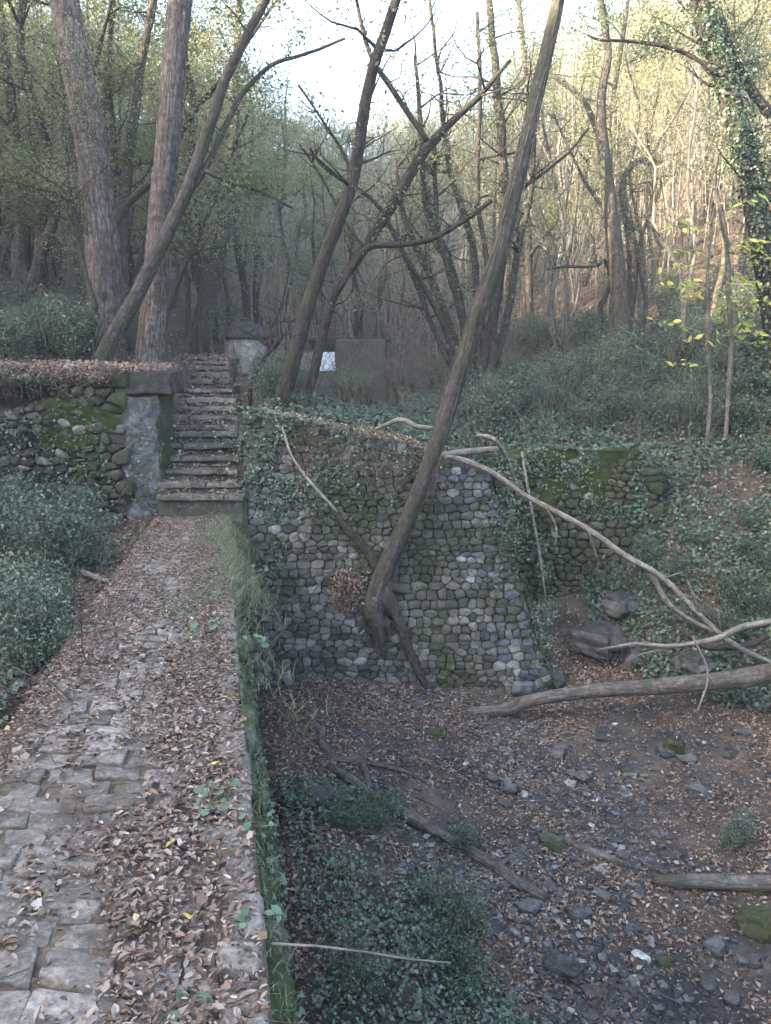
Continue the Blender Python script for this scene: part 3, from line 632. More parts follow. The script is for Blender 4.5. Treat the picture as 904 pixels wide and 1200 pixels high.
def hero(name, label, cat, L, Y0, mat, dy=0.0, seg=14, ridge=.0, limbs=(), wob=.06, twn=0, twL=1.2, lf=0, lmat=None, lsize=.08, sig=.2, seed=1, ext=3.0, ivy=0, ivyr=.12, lo=.35, base=.5, group=None, twup=.5, ivylo=0.0, ivyhi=1.0, lasp=.5, vines=0, thin=1.0):
    rs = np.random.default_rng(seed); P, R = px_pts(L, Y0, dy); R = R * thin
    if base: P = np.vstack([P[0] + np.array([0, 0, -base]) + (P[0] - P[1]) * .02, P]); R = np.r_[R[0] * 1.15, R]
    if ext:
        d = P[-1] - P[-2]; d /= np.linalg.norm(d); P = np.vstack([P, P[-1] + d * ext + [0, 0, ext * .15]]); R = np.r_[R, R[-1] * .55]
    o = empty(name, P[1] if base else P[0], label, cat, group); org = P0(o)
    mb = MB(); C, r = tube(mb, P, R, seg, .09 if ridge else .16, ridge, wob, seed * 3.3); mb.build('trunk', mat, o, smooth=not ridge or True, origin=org)
    tips = []; allC = [(C, r)]
    for q in range(vines):
        t_ = np.linspace(0, 1, 40); i_ = (t_ * (.55 + .15 * q) * (len(C) - 1)).astype(int); a_ = 3.5 + q * 1.1 + t_ * (3 + q) * (1 if q % 2 else -1); T_ = C[i_ + 1] - C[i_]; T_ /= np.linalg.norm(T_, axis=1)[:, None]
        x_ = np.cross(T_, [0, 1, 0]); x_ /= np.linalg.norm(x_, axis=1)[:, None]; y_ = np.cross(T_, x_); rr_ = (r[i_] * 1.10 + .004)[:, None]
        mv = MB(); tube(mv, C[i_] + rr_ * (np.cos(a_)[:, None] * x_ + np.sin(a_)[:, None] * y_), np.full(40, .007), 5, .06, 0, .02, q); mv.build('vine', m_log, o, smooth=True, origin=org)
    for l in limbs:
        mb = MB()
        l2, Yl, dl = l if len(l) == 3 and isinstance(l[1], (int, float)) else (l, Y0, 0)
        p, q = px_pts(l2, Yl, dl); c2, r2 = tube(mb, p, q, 7, .12, 0, wob, rs.random() * 40); allC.append((c2, r2)); tips.append(c2[len(c2) // 2:])
        twiggery(mb, c2, r2, max(8, twn // 2), max(.5, twL * .55), rs, .2, 1, twup, tips, 2); mb.build('limb', mat, o, origin=org, smooth=True)
    if twn: mb = MB(); twiggery(mb, C, r, twn, twL, rs, lo, 1, twup, tips); mb.build('branches', mat, o, origin=org, smooth=True)
    if lf:
        mb = MB(); crown(mb, tips, lf, lsize, sig, rs, lasp); mb.build('foliage', lmat, o, origin=org)
    if ivy:
        mb = MB(); k = (rs.uniform(ivylo, ivyhi, ivy) * (len(C) - 2)).astype(int); N = rs.normal(0, 1, (ivy, 3)); N[:, 1] -= .5; N /= np.linalg.norm(N, axis=1)[:, None]
        th = r[k][:, None] + ivyr * np.abs(rs.normal(0, 1, (ivy, 1))) * (.4 + 1.2 * vnoise(k * .22, k * 0 + seed))[:, None]
        leaves(mb, C[k] + N * th, N + [0, 0, .4], .062, .8, LEAF4, .4, rs); mb.build('ivy', m_ivy, o, origin=org)
    return o
def base_Y(px, py, lo=12.9): return hit(px, py, lo)[1]

hero('pine_tree', 'thick reddish grey trunk with deeply furrowed bark, left of the steps at the frame edge', 'tree',
     [(124, 402, 45), (123, 330, 39), (113, 220, 37), (99, 120, 35), (86, 50, 34), (75, -8, 34)], 15.2, m_bark_pine, 0, 56, .22, seed=2, wob=.04)
hero('pine_tree', 'pale grey furrowed trunk with stripped foot, directly behind the left end of the steps', 'tree',
     [(176, 428, 34), (181, 360, 30), (189, 250, 27), (200, 130, 29), (207, 50, 27), (212, -8, 27)], 14.6, m_bark_grey2 if 'm_bark_grey2' in globals() else m_bark_pine, .4, 48, .16, seed=5, wob=.04)
hero('leaning_tree', 'dark slender trunk leaning to the right across the pale furrowed trunk', 'tree',
     [(122, 420, 24), (160, 345, 21), (188, 290, 20), (214, 235, 18), (240, 165, 16), (262, 100, 14), (290, 40, 12), (314, -8, 12)], 14.0, m_bark_mid, .3, 14, seed=8, thin=.84,
     limbs=[([(214, 235, 9), (240, 200, 8), (268, 140, 7), (288, 105, 6), (318, 76, 5), (360, 62, 4), (405, 45, 3)], 14.2, .3), ([(240, 200, 5), (272, 215, 5), (300, 222, 4), (345, 245, 3)], 14.1, .2)], twn=14, twL=1.3, lf=3200, lmat=m_oak, lsize=.075, sig=.22, lo=.6)
hero('curved_tree', 'dark trunk sweeping up in an S curve from the wall top beside the steps', 'tree',
     [(331, 478, 24), (344, 420, 21), (364, 350, 19), (386, 285, 18), (411, 220, 17), (424, 150, 16), (438, 80, 15), (467, -8, 13)], base_Y(331, 478), m_bark_dark, -.5, 14, seed=11, thin=.86, twn=30, twL=1.4, lo=.35, lf=700, lmat=m_olive)
hero('vine_wrapped_tree', 'knotty dark trunk wound with vines, leaning right beside the S curved trunk', 'tree',
     [(358, 478, 13), (376, 405, 13), (392, 345, 14), (425, 295, 14), (460, 240, 15), (496, 180, 14), (526, 146, 10), (560, 114, 8)], base_Y(358, 478) + .6, m_bark_dark, .3, 12, seed=14, thin=.88, ext=.8,
     limbs=[([(500, 165, 7), (470, 120, 7), (440, 75, 6), (424, 30, 5), (416, -10, 4)], 14.6, .2), ([(396, 342, 6), (430, 292, 8), (470, 287, 7), (505, 280, 7), (545, 258, 6), (576, 235, 5)], 14.2, -.6),
            ([(358, 168, 3), (385, 200, 4), (440, 238, 5), (475, 300, 6), (520, 380, 7), (535, 450, 8)], 15.5, .5), ([(350, 100, 3), (378, 140, 3), (402, 180, 4), (414, 210, 5)], 13.7, .1),
            ([(430, 295, 3), (400, 250, 3), (372, 200, 3), (352, 170, 3)], 14.4, .1)], twn=28, twL=1.3, lo=.3, lf=700, lmat=m_olive)
def wallpt(px, py, off=.08):
    for Y in np.arange(10.5, 13, .01):
        p = G(px, py, Y)
        if p[1] >= float(cw_front(p[2])) - off: return p
    return p
wp = wallpt(441, 704, .12)
hero('leaning_tree', 'bare dark trunk leaning right across the cobbled wall, growing out of its face', 'tree',
     [(434, 724, 30, wp[1] + .05), (440, 704, 32, wp[1] + .0), (446, 682, 28, wp[1]), (458, 652, 26, wp[1]), (482, 600, 24, 11.95), (505, 540, 24, 11.95), (526, 480, 24, 11.95), (547, 410, 24, 12), (566, 350, 25, 12), (590, 280, 25, 12.05), (606, 210, 23, 12.1), (622, 140, 22, 12.2), (640, 62, 20, 12.3), (656, -8, 19, 12.4)],
     12, m_bark_mid, 0, 36, seed=17, base=0, ext=3.5, wob=.05, ridge=.10, vines=3, thin=.80, limbs=[([(600, 230, 4), (640, 200, 4), (668, 178, 3), (690, 150, 3)], 12.1, .2)], twn=4, twL=.8, lo=.75)
lt_ = [o for o in bpy.data.objects if o.name.startswith('leaning_tree') and abs(o.location[0]) < .6][0]; mb = MB()
for L in ([(446, 676, 20), (440, 702, 20), (430, 722, 12), (420, 742, 4)], [(450, 672, 18), (452, 700, 18), (460, 718, 11), (474, 730, 4)], [(444, 690, 22), (441, 712, 20), (442, 735, 10), (438, 756, 3)], [(440, 690, 14), (424, 700, 9), (408, 706, 3)], [(452, 684, 14), (470, 692, 8), (486, 694, 3)]):
    P = np.array([wallpt(q[0], q[1], .02 + q[2] / 2 / 900 * 12) for q in L]); tube(mb, P, np.array([q[2] for q in L]) / 2 / 900 * 13, 10, .06, .12, .03, L[0][0])
mb.build('root_flare', m_bark_mid, lt_, smooth=True, origin=P0(lt_))
# roots of the leaning tree running down the wall
def surface_tube(name, pts, mat, label, cat, off=.05, seg=8, wob=.03, parent=None, group=None, fn=wallpt, step=.1):
    P, R = [], []
    for q in pts:
        r = q[2] / 2 / 900 * 13; p = fn(q[0], q[1], off * .5 + r); P.append(p); R.append(r)
    mb = MB(); tube(mb, np.array(P), np.array(R), seg, step, 0, wob, len(pts) * 3.1)
    o = mb.build(name, mat, parent, smooth=True, origin=None if parent else P[0])
    if parent is None: o.location = tuple(P[0]); tag(o, label, cat, group)
    return o
surface_tube('root', [(384, 588, 6), (405, 618, 9), (432, 648, 12), (451, 688, 13), (464, 716, 14), (480, 762, 11), (497, 800, 9), (516, 828, 8)], m_bark_dark, 'dark woody root snaking down the cobbled wall past the foot of the leaning trunk', 'root')
for L in ([(440, 700, 8), (441, 740, 6), (446, 775, 3), (462, 792, 2)], [(449, 705, 5), (458, 745, 3), (470, 790, 2)], [(440, 700, 22), (441, 722, 17), (446, 748, 9), (452, 772, 3)]):
    surface_tube('root', L, m_bark_mid, 'thin pale rootlet hanging from the foot of the leaning trunk', 'root', group='rootlets under the leaning trunk')

# right hand trees
hero('forked_tree', 'grey forked trunk with crooked dead limb standing on the green slope right of centre', 'tree',
     [(731, 422, 24), (726, 350, 20), (720, 290, 19), (713, 225, 16), (706, 165, 14), (705, 110, 11), (712, 60, 9), (704, -8, 7)], hit(731, 422, 15)[1], m_bark_mid, .6, 14, seed=20,
     limbs=[([(733, 400, 13), (742, 330, 13), (738, 270, 12), (730, 220, 9), (745, 190, 7), (775, 190, 5)], 20.5, .4), ([(706, 165, 8), (685, 120, 7), (660, 97, 6), (645, 88, 4)], 20.3, .2),
            ([(722, 330, 6), (708, 305, 5), (700, 312, 4), (660, 313, 3), (640, 316, 2)], 20.0, -.4), ([(718, 258, 5), (690, 220, 4), (665, 170, 3), (648, 130, 2)], 20.1, .2)], twn=16, twL=1.6, lo=.45, lf=1500, lmat=m_olive, lsize=.08, sig=.25)
hero('ivy_clad_tree', 'leaning trunk smothered in dark green ivy at the right edge', 'tree',
     [(912, 400, 30), (900, 320, 28), (886, 240, 27), (868, 160, 26), (845, 80, 25), (818, -8, 24)], 14.5, m_bark_dark, 0, 14, seed=23, ivy=7000, ivyr=.15, twn=22, twL=1.5, lf=9000, lmat=m_ivy, lsize=.05, sig=.16, lo=.15, twup=.1,
     limbs=[([(905, 135, 12), (880, 105, 11), (862, 70, 9), (845, 20, 7)], 14.6, .1), ([(908, 235, 14), (892, 205, 12), (876, 170, 10)], 14.4, .0), ([(850, 90, 5), (800, 60, 5), (750, 50, 4), (700, 46, 3), (688, 40, 2)], 14.3, -.2)])
hero('slim_tree', 'slim ivy flecked trunk with one curling side branch, left of the forked grey tree', 'tree',
     [(622, 395, 9), (620, 320, 9), (618, 250, 9), (614, 180, 8), (616, 100, 7), (608, -8, 6)], hit(622, 395, 15)[1], m_bark_mid, .3, 8, seed=26, ivy=900, ivyr=.10, ivylo=.3, limbs=[([(620, 300, 5), (640, 275, 4), (652, 262, 3), (654, 245, 2)], 22, .1)], twn=16, twL=1.5, lf=5000, lmat=m_oak, lo=.45, lsize=.065)
# coppice stool with many stems
cb = hit(560, 466, 15); o = empty('coppice_tree', cb, 'fan of many dark ivy flecked stems from one black stool behind the leaning trunk', 'tree'); org = P0(o); rsC = np.random.default_rng(31); tips = []; ivC = []
for L in ([(560, 466, 15), (575, 380, 13), (586, 300, 12), (590, 200, 12), (578, 110, 10), (572, -10, 8)], [(556, 466, 12), (540, 380, 10), (522, 310, 9), (505, 240, 8), (490, 160, 6), (480, 60, 4)],
          [(550, 464, 11), (525, 380, 9), (500, 300, 8), (478, 250, 6), (462, 180, 4)], [(563, 464, 11), (560, 380, 9), (548, 290, 8), (530, 200, 7), (515, 110, 5), (505, 0, 4)],
          [(566, 464, 12), (592, 380, 9), (606, 300, 8), (618, 210, 6), (628, 100, 4)], [(552, 466, 13), (552, 430, 11), (534, 330, 7), (515, 260, 6), (512, 170, 4)], [(568, 465, 10), (577, 420, 9), (572, 330, 7), (560, 230, 6), (562, 120, 5), (556, 10, 4)],
          [(548, 462, 9), (515, 400, 6), (484, 330, 5), (466, 270, 4)]):
    mb = MB(); P, R = px_pts(L, cb[1], rsC.uniform(-.4, .6)); P[1:] += rsC.normal(0, .07, (len(P) - 1, 3)); P = np.vstack([P[0] - [0, 0, .4], P]); R = np.r_[R[0], R]; C, r = tube(mb, P, R, 8, .2, 0, .08, rsC.random() * 30)
    twiggery(mb, C, r, 16, 1.5, rsC, .5, 1, .6, tips); ivC.append(C); mb.build('stem', m_bark_dark, o, origin=org, smooth=True)
mb = MB(); rock(mb, cb + [0, 0, .05], .45, (1.2, .8, .6), 3, 12, .6); mb.build('stool', m_bark_dark, o, origin=org)
mb = MB(); crown(mb, tips, 7500, .062, .2, rsC); mb.build('foliage', m_oak, o, origin=org)
mb = MB(); A = np.vstack([c[int(len(c) * .25):int(len(c) * .8)] for c in ivC[:6]]); P = A[rsC.integers(0, len(A), 3200)] + rsC.normal(0, .09, (3200, 3)); leaves(mb, P, rsC.normal(0, 1, (3200, 3)), .06, .7, LEAF4, .5, rsC); mb.build('ivy', m_ivy, o, origin=org)
# darker trunks in the left wood
for k, (L, Yb, lab, mt) in enumerate((
    ([(100, 375, 16), (95, 300, 15), (92, 240, 12), (88, 200, 9), (80, 120, 6)], 17.5, 'straight greenish trunk just left behind the reddish furrowed trunk', m_bark_mid),
    ([(20, 385, 15), (42, 320, 14), (62, 260, 12), (72, 215, 11), (84, 170, 9), (100, 120, 6)], 17, 'dark crooked trunk leaning right at the far left below the foliage', m_bark_dark),
    ([(30, 340, 14), (28, 240, 12), (18, 160, 12), (8, 80, 11), (2, 20, 9), (-5, -20, 8)], 19, 'dark upright trunk at the very left edge', m_bark_dark),
    ([(142, 300, 14), (148, 210, 13), (158, 130, 11), (170, 50, 10), (182, -10, 9)], 18, 'brownish trunk between the two furrowed trunks', m_bark_mid),
    ([(120, 300, 8), (150, 240, 9), (185, 205, 8), (228, 130, 7), (262, 90, 5)], 17.2, 'low slanting mossy limb passing behind both furrowed trunks', m_bark_dark),
    ([(120, 200, 9), (122, 120, 8), (128, 50, 7), (134, -10, 6)], 19, 'thin straight grey trunk seen beside the reddish furrowed trunk', m_bark_mid),
    ([(190, 400, 7), (203, 350, 6), (222, 300, 5), (245, 250, 4)], 17, 'thin dark bough bending right behind the pale furrowed trunk', m_bark_dark),
    ([(232, 418, 26), (240, 370, 24), (250, 320, 22), (262, 270, 18), (272, 200, 14), (276, 120, 10), (280, 30, 8)], 22, 'broad ivy covered trunk rising beyond the top of the steps', m_bark_mid))):
    p = hero('woodland_tree', lab, 'tree', L, Yb, mt, .3, 10, seed=40 + k, ext=2.0, twn=12, twL=1.5, lf=4200, lmat=m_oak if k % 2 else m_olive, lsize=.065, sig=.3, lo=.45, ivy=1500 if k in (7, 0) else 0, base=1.0, ivyr=.14)
# twisted dead bush beside the steps
hero('dead_bush', 'small black twisted dead shrub between the steps and the S curved trunk', 'shrub', [(293, 458, 5), (305, 425, 6), (322, 405, 6), (330, 395, 7), (326, 380, 6), (328, 376, 4), (345, 376, 3)], 14.6, m_bark_dark, 0, 7, seed=60, ext=0, base=.3, wob=.02,
     limbs=[([(316, 408, 4), (300, 395, 3), (285, 388, 2)], 14.6, .1), ([(320, 404, 3), (318, 385, 3), (330, 360, 2), (335, 335, 1)], 14.6, .1)], twn=7, twL=.5)
# yellow green saplings on the right slope
for k, (L, lab) in enumerate((([(833, 470, 5), (830, 400, 5), (829, 330, 4), (833, 275, 3), (838, 240, 2)], 'thinner left one of two pale saplings with bright yellow green leaves'),
                              ([(854, 462, 5), (857, 400, 6), (854, 330, 6), (852, 290, 5), (846, 262, 4), (842, 240, 2)], 'thicker right one of two pale saplings with bright yellow green leaves'))):
    rs = np.random.default_rng(70 + k); Yb = 14.6; P, R = px_pts(L, Yb, -.6); gz = float(H(P[0][0], P[0][1]))
    o = empty('sapling', (P[0][0], P[0][1], gz), lab, 'sapling'); org = P0(o); P = np.vstack([[P[0][0], P[0][1], gz - .2], P]) if gz < P[0][2] else P; R = np.r_[R[0], R][-len(P):]
    mb = MB(); C, r = tube(mb, P, R, 8, .1, 0, .04, k); mb.build('trunk', m_bark_grey, o, origin=org, smooth=True)
    mb = MB(); ml = MB()
    for q in range(19 if k else 14):
        i0 = int(rs.uniform(.4, .98) * (len(C) - 1)); sx = rs.choice([-1, 1], p=[.65, .35] if not k else [.3, .7]); e = np.array([sx * rs.uniform(.5, 1), rs.uniform(-.8, .5), rs.uniform(-.1, .35)]); e /= np.linalg.norm(e); ln = rs.uniform(.5, 1.25)
        pts = np.array([C[i0] + e * ln * t + [0, 0, -.12 * t * t] for t in np.linspace(0, 1, 5)]); CC, _ = tube(mb, pts, np.linspace(.007, .002, 5), 4, .1)
        n = rs.integers(7, 13); kk = np.linspace(len(CC) * .3, len(CC) - 1, n).astype(int)
        leaves(ml, CC[kk] + rs.normal(0, .045, (n, 3)), np.array([[0, -.8, .9]]) + rs.normal(0, .2, (n, 3)), .135, .6, LEAF8, .4, rs, .6)
    mb.build('twigs', m_twig, o, origin=org); ml.build('foliage', m_yellow, o, origin=org)

# ------------------------------------------------------------------ background wood: prototypes and copies
def proto(name, kind, seed):
    rs = np.random.default_rng(seed); o = empty(name, (0, 0, 0)); mb = MB(); tips = []
    k = dict(oak=(9.5, .11, 1, 13, 1.9, 9000, .06, .25, m_bark_dark, m_oak), olive=(8.5, .075, 1, 16, 1.6, 4800, .06, .28, m_bark_mid, m_olive), coppice=(8, .05, 6, 6, 1.1, 2600, .062, .26, m_bark_dark, m_olive),
             pole=(9, .045, 2, 11, 1.0, 260, .07, .25, m_bark_grey, m_olive), autumn=(8.5, .08, 1, 13, 1.8, 5200, .055, .32, m_bark_grey, m_autumn), ivy=(9, .10, 1, 10, 1.4, 1500, .08, .25, m_bark_dark, m_oak))[kind]
    Ht, r0, ns, nb, bl, nl, ls, sg, mb_, ml_ = k; cs = []
    for s in range(ns):
        sp = (.9 if ns > 2 else .35) if ns > 1 else .0; a = rs.uniform(0, 6.28); dx = np.array([math.cos(a), math.sin(a), 0]) * sp * rs.uniform(.5, 1.6); P = [np.array([0, 0, -.8]), np.array([0, 0, .0]) + dx * .08]
        hh = Ht * rs.uniform(.75, 1.1); lean = rs.normal(0, .10, 2)
        for q in range(1, 7): P.append(np.array([dx[0] * q / 4 + lean[0] * q * hh / 6 + rs.normal(0, .14), dx[1] * q / 4 + lean[1] * q * hh / 6 + rs.normal(0, .14), hh * q / 6]))
        rr0 = r0 * rs.uniform(.7, 1.2); C, r = tube(mb, np.array(P), np.array([1.35, 1.1, .9, .78, .65, .5, .3, .08]) * rr0, 7, .45, 0, .12, rs.random() * 50); cs.append(C)
        twiggery(mb, C, r, nb, bl, rs, .28 if kind in ('oak', 'autumn') else .35, 1, .55, tips, 2)
    a = mb.build('trunk', mb_, o, smooth=True); mc = MB(); crown(mc, tips, nl, ls, sg, rs); b = mc.build('crown', ml_, o)
    if kind == 'ivy':
        C = cs[0]; n = 2600; i0 = (rs.uniform(.08, .8, n) * (len(C) - 1)).astype(int); mi = MB(); N = rs.normal(0, 1, (n, 3)); N /= np.linalg.norm(N, axis=1)[:, None]
        leaves(mi, C[i0] + rs.uniform(-.2, .2, (n, 3)) + N * (.1 + .12 * rs.random((n, 1))), N + [0, 0, .3], .075, .75, LEAF4, .4, rs); mi.build('ivy', m_ivy, o)
    return o
def dup(o, loc, rz, sc):
    c = o.copy(); COL.objects.link(c); c.location = loc; c.rotation_euler = (0, 0, rz); c.scale = sc
    for ch in o.children: d = ch.copy(); COL.objects.link(d); d.parent = c
    return c
KN = dict(oak=('holm_oak', 'dark leafy evergreen tree'), olive=('woodland_tree', 'light olive green slender tree'), coppice=('coppice_tree', 'many stemmed coppice tree'),
          pole=('bare_sapling', 'thin pale nearly bare pole tree'), autumn=('autumn_tree', 'golden brown autumn tree'), ivy=('ivy_clad_tree', 'ivy wrapped upright tree'))
PR = {k: [proto(KN[k][0], k, 100 + 7 * i + ord(k[0])) for i in range(2)] for k in KN}
used = set(); rs = np.random.default_rng(12); placed = []; nct = 0
def limit(x, y):  # how high (elevation slope) the wood reaches against the sky in the photograph
    b = 452 + 900 * x / y * .98; return np.interp(b, [250, 315, 345, 535, 568, 620], [9, 1.0, .30, .31, 1.0, 9]) 
cands = []
for ring_y in np.arange(15.5, 78, 1.0):
    n = max(5, int(1.16 * ring_y / (1.55 + .032 * ring_y)))
    for q in range(n): cands.append((rs.uniform(-.58, .58) * ring_y, ring_y + rs.uniform(-.8, .8)))
rs.shuffle(cands); cands.sort(key=lambda c: c[1])
for x, y in cands:
    if nct >= 290: break
    px = 452 + 900 * x / y
    if y < 17.5 and x > -4.6: continue
    if -4.4 < x < -1.8 and y < 24: continue
    if -3 < x < 2.2 and 17 < y < 26.5: continue
    if x > 2.2 and y < 21 and rs.random() < .75: continue
    if x < -4.6 and y < 17 and rs.random() < .6: continue
    if y > 30 and rs.random() < .25: continue
    md = 1.0 if y < 30 else 1.5
    if any((x - a) ** 2 + (y - b) ** 2 < md ** 2 for a, b in placed[-60:]): continue
    if x < -1.5: kd = rs.choice(['oak', 'olive', 'coppice', 'pole', 'ivy'], p=[.34, .26, .12, .14, .14])
    elif x < .2 * y: kd = rs.choice(['oak', 'olive', 'coppice', 'pole', 'ivy'], p=[.05, .28, .20, .39, .08])
    else: kd = rs.choice(['oak', 'olive', 'coppice', 'pole', 'autumn'], p=[.05, .24, .2, .30, .21])
    z = float(H(x, y)); sc = rs.uniform(.75, 1.25); top = CAMZ + limit(x, y) * y; hmax = (top - z) / 10.0
    if hmax < sc:
        sc = hmax * rs.uniform(.8, 1.12)
        if sc < .25: continue
    v = rs.integers(0, 2); p = PR[kd][v]; placed.append((x, y)); nct += 1
    if (kd, v) in used: o = dup(p, (x, y, z), rs.uniform(0, 6.28), (sc, sc, sc))
    else:
        used.add((kd, v)); o = p; o.location = (x, y, z); o.rotation_euler = (0, 0, rs.uniform(0, 6.28)); o.scale = (sc,) * 3
    zone = 'in the left wood' if px < 230 else 'below the sky gap' if px < 600 else 'on the right slope'
    dist = 'nearer' if y < 28 else 'farther'
    tag(o, f'{dist} {KN[kd][1]} {zone}', 'tree', f'{dist} {KN[kd][1]}s {zone}')
for kd in PR:
    for v in range(2):
        if (kd, v) not in used:
            for ch in list(PR[kd][v].children): bpy.data.objects.remove(ch)
            bpy.data.objects.remove(PR[kd][v])

# ------------------------------------------------------------------ shrubs
def shrub(seed, Rr, Hh, n, size, mat):
    rs = np.random.default_rng(seed); o = empty('shrub', (0, 0, 0)); mb = MB(); tips = []
    for _ in range(11):
        a = rs.uniform(0, 6.28); e = np.array([math.cos(a) * Rr * rs.uniform(.2, .9), math.sin(a) * Rr * rs.uniform(.2, .9), Hh * rs.uniform(.5, 1)])
        P = np.array([np.zeros(3), e * [.3, .3, .5] + rs.normal(0, .05, 3), e * [.7, .7, .85], e]); C, r = tube(mb, P, np.array([.014, .011, .007, .003]), 4, .15, 0, .06, rs.random() * 30); tips.append(C[1:])
        twiggery(mb, C, r, 5, Rr * .5, rs, .3, 1, .4, tips, 1, 3)
    mb.build('stems', m_stem, o); mc = MB(); crown(mc, tips, n, size, .12, rs, .55); mc.build('foliage', mat, o); return o
SH = [shrub(200, .8, .9, 2600, .05, m_shrub), shrub(201, .7, 1.2, 2400, .055, m_shrub), shrub(202, .9, .7, 2600, .06, m_ivy), shrub(203, .55, .9, 700, .05, m_oak)]
spots = []; rs = np.random.default_rng(55)
def sh_zone(n, poly, sc, lab, grp, ylo, kinds=(0, 1, 2)):
    """poly: box in the picture the shrubs' feet fall in"""
    c = 0; t = 0
    while c < n and t < 400:
        t += 1; px = rs.uniform(poly[0], poly[2]); py = rs.uniform(poly[1], poly[3]); p = hit(px, py, ylo)
        if any((p[0] - a) ** 2 + (p[1] - b) ** 2 < (.36 * sc) ** 2 for a, b in spots): continue
        spots.append((p[0], p[1])); c += 1; k = rs.choice(kinds); s = sc * rs.uniform(.75, 1.25); key = ('sh', k)
        if key in used: o = dup(SH[k], (p[0], p[1], p[2] - .05), rs.uniform(0, 6.28), (s, s, s))
        else: used.add(key); o = SH[k]; o.location = (p[0], p[1], p[2] - .05); o.scale = (s,) * 3
        tag(o, lab, 'shrub', grp)
sh_zone(8, (0, 600, 118, 680), .95, 'blue green leafy shrub massed against the left rubble wall', 'shrubs below the left wall', 6.0, (0, 1))
sh_zone(7, (0, 700, 60, 800), .6, 'low blue green shrub beside the left edge of the path', 'low shrubs left of the path', 3.5, (0, 2))
sh_zone(26, (0, 385, 170, 425), .85, 'small leafy shrub on the left terrace around the furrowed trunks', 'shrubs on the left terrace', 13.3, (0, 1, 3))
sh_zone(62, (560, 400, 904, 508), .85, 'grey green shrub on the slope above the mossy wall', 'shrubs on the right slope', 14.6, (0, 1, 2))
sh_zone(16, (300, 440, 520, 480), .7, 'scrubby shrub in the hollow around the shed', 'shrubs in the hollow by the shed', 14.3, (0, 1, 3))
sh_zone(16, (740, 540, 900, 760), .55, 'low glossy shrub on the ivy bank right of the mossy wall', 'shrubs on the ivy bank', 9, (0, 2))
sh_zone(16, (600, 330, 900, 400), .9, 'sparse bush higher up the right hillside', 'bushes up the right hillside', 20, (0, 3))
sh_zone(9, (385, 960, 560, 1190), .45, 'low dark green bush on the ravine bank beside the causeway', 'bushes in the ravine', 4.5, (0, 2))
sh_zone(2, (842, 985, 885, 1015), .4, 'small round green bush in the streambed at the lower right', 'small bushes in the streambed', 4.5, (0,))
for k in range(4):
    if ('sh', k) not in used:
        for ch in list(SH[k].children): bpy.data.objects.remove(ch)
        bpy.data.objects.remove(SH[k])

# ------------------------------------------------------------------ ground cover, litter, gravel
def scatter(n, x0, x1, y0, y1, dens, rs):
    x = rs.uniform(x0, x1, n); y = rs.uniform(y0, y1, n); k = rs.random(n) < dens(x, y); return x[k], y[k]
rs = np.random.default_rng(77)
def infront(x, y): return np.abs(x) < .56 * y + 1.5
# ivy
def dens_ivy(x, y):
    n = vnoise(x * .8 + 3, y * .8) * .6 + vnoise(x * 2.3, y * 2.3 + 7) * .4
    z = H(x, y); bank = ((x > 3.6 + .0 * y) & (y > 9.2) & (y < 15) & (z > -3.4)) * np.clip(n * 3.4 - .3, 0, 1)
    pz = hit(868, 575, 9); bank = bank * (1 - .95 * np.exp(-((x - pz[0]) / .9) ** 2 - ((y - pz[1]) / .6) ** 2))
    slope = ((y > 14.3) & (y < 22) & (x > .3)) * np.clip(n * 2.6 - .55, 0, 1) * .9
    rb = ((x > path_r(y) + .45) & (y < 8.6) & (y > 4) & (x < .1 + (8.6 - y) * .38)) * np.clip(n * 3.2 - .95, 0, 1)
    lf = ((x < path_l(y) - .35) & (y < 12.3)) * np.clip(n * 2 - .75, 0, 1) * .7
    top = ((y > 12.6) & (y < 17) & (x < 1) & (x > -2.1)) * np.clip(n * 2 - .5, 0, 1)
    return np.maximum.reduce([bank, slope, rb, lf, top]) * infront(x, y)
x, y = scatter(420000, -8, 12, 3, 22, dens_ivy, rs); N = Hn(x, y); z = H(x, y) + np.abs(rs.normal(0, .06, len(x))) + .12 * vnoise(x * 3, y * 3); mb = MB()
leaves(mb, np.stack([x, y, z], -1) + N * .02, N * .6 + [0, -.2, .6], np.interp(y, [3, 9, 10, 20], [.038, .045, .06, .075]), .8, LEAF4, .5, rs); tag(mb.build('ivy_cover', m_ivy), 'dark ivy carpeting the banks and the slope above the mossy wall', 'ivy', kind='stuff')
# litter on the path, denser at both sides
n = 74000; v = .5 + 11.7 * rs.random(n) ** 1.2; u = rs.uniform(-.15, 1.2, n); mid = .42 + .08 * np.sin(v * 1.3); kb = 1 - .4 * sst(1.03, 1.1, u)
d = np.clip(.24 + .85 * sst(.16, .50, np.abs(u - mid)) + 1.1 * (vnoise(u * 5 + 3, v * 3) - .5) + .5 * (vnoise(u * 14, v * 9) - .5) + .25 * sst(4, 8, v), 0.03, 1) * kb; k = rs.random(n) < d; u, v = u[k], v[k]
X = path_l(v) + .03 + u * (path_r(v) - path_l(v) - .1) / 1.2; Z = path_surf(X, v) + .022 + rs.uniform(0, .024, len(X)) * sst(0, .5, np.abs(u - .42)); mb = MB()
kB = rs.random(len(X)) < .05; leaves(mb, np.stack([X, v, Z], -1)[kB], np.tile([0, 0, 1.0], (kB.sum(), 1)), rs.uniform(.018, .034, kB.sum()), .6, LEAFB, .3, rs, 1.3); X, v, Z = X[~kB], v[~kB], Z[~kB]
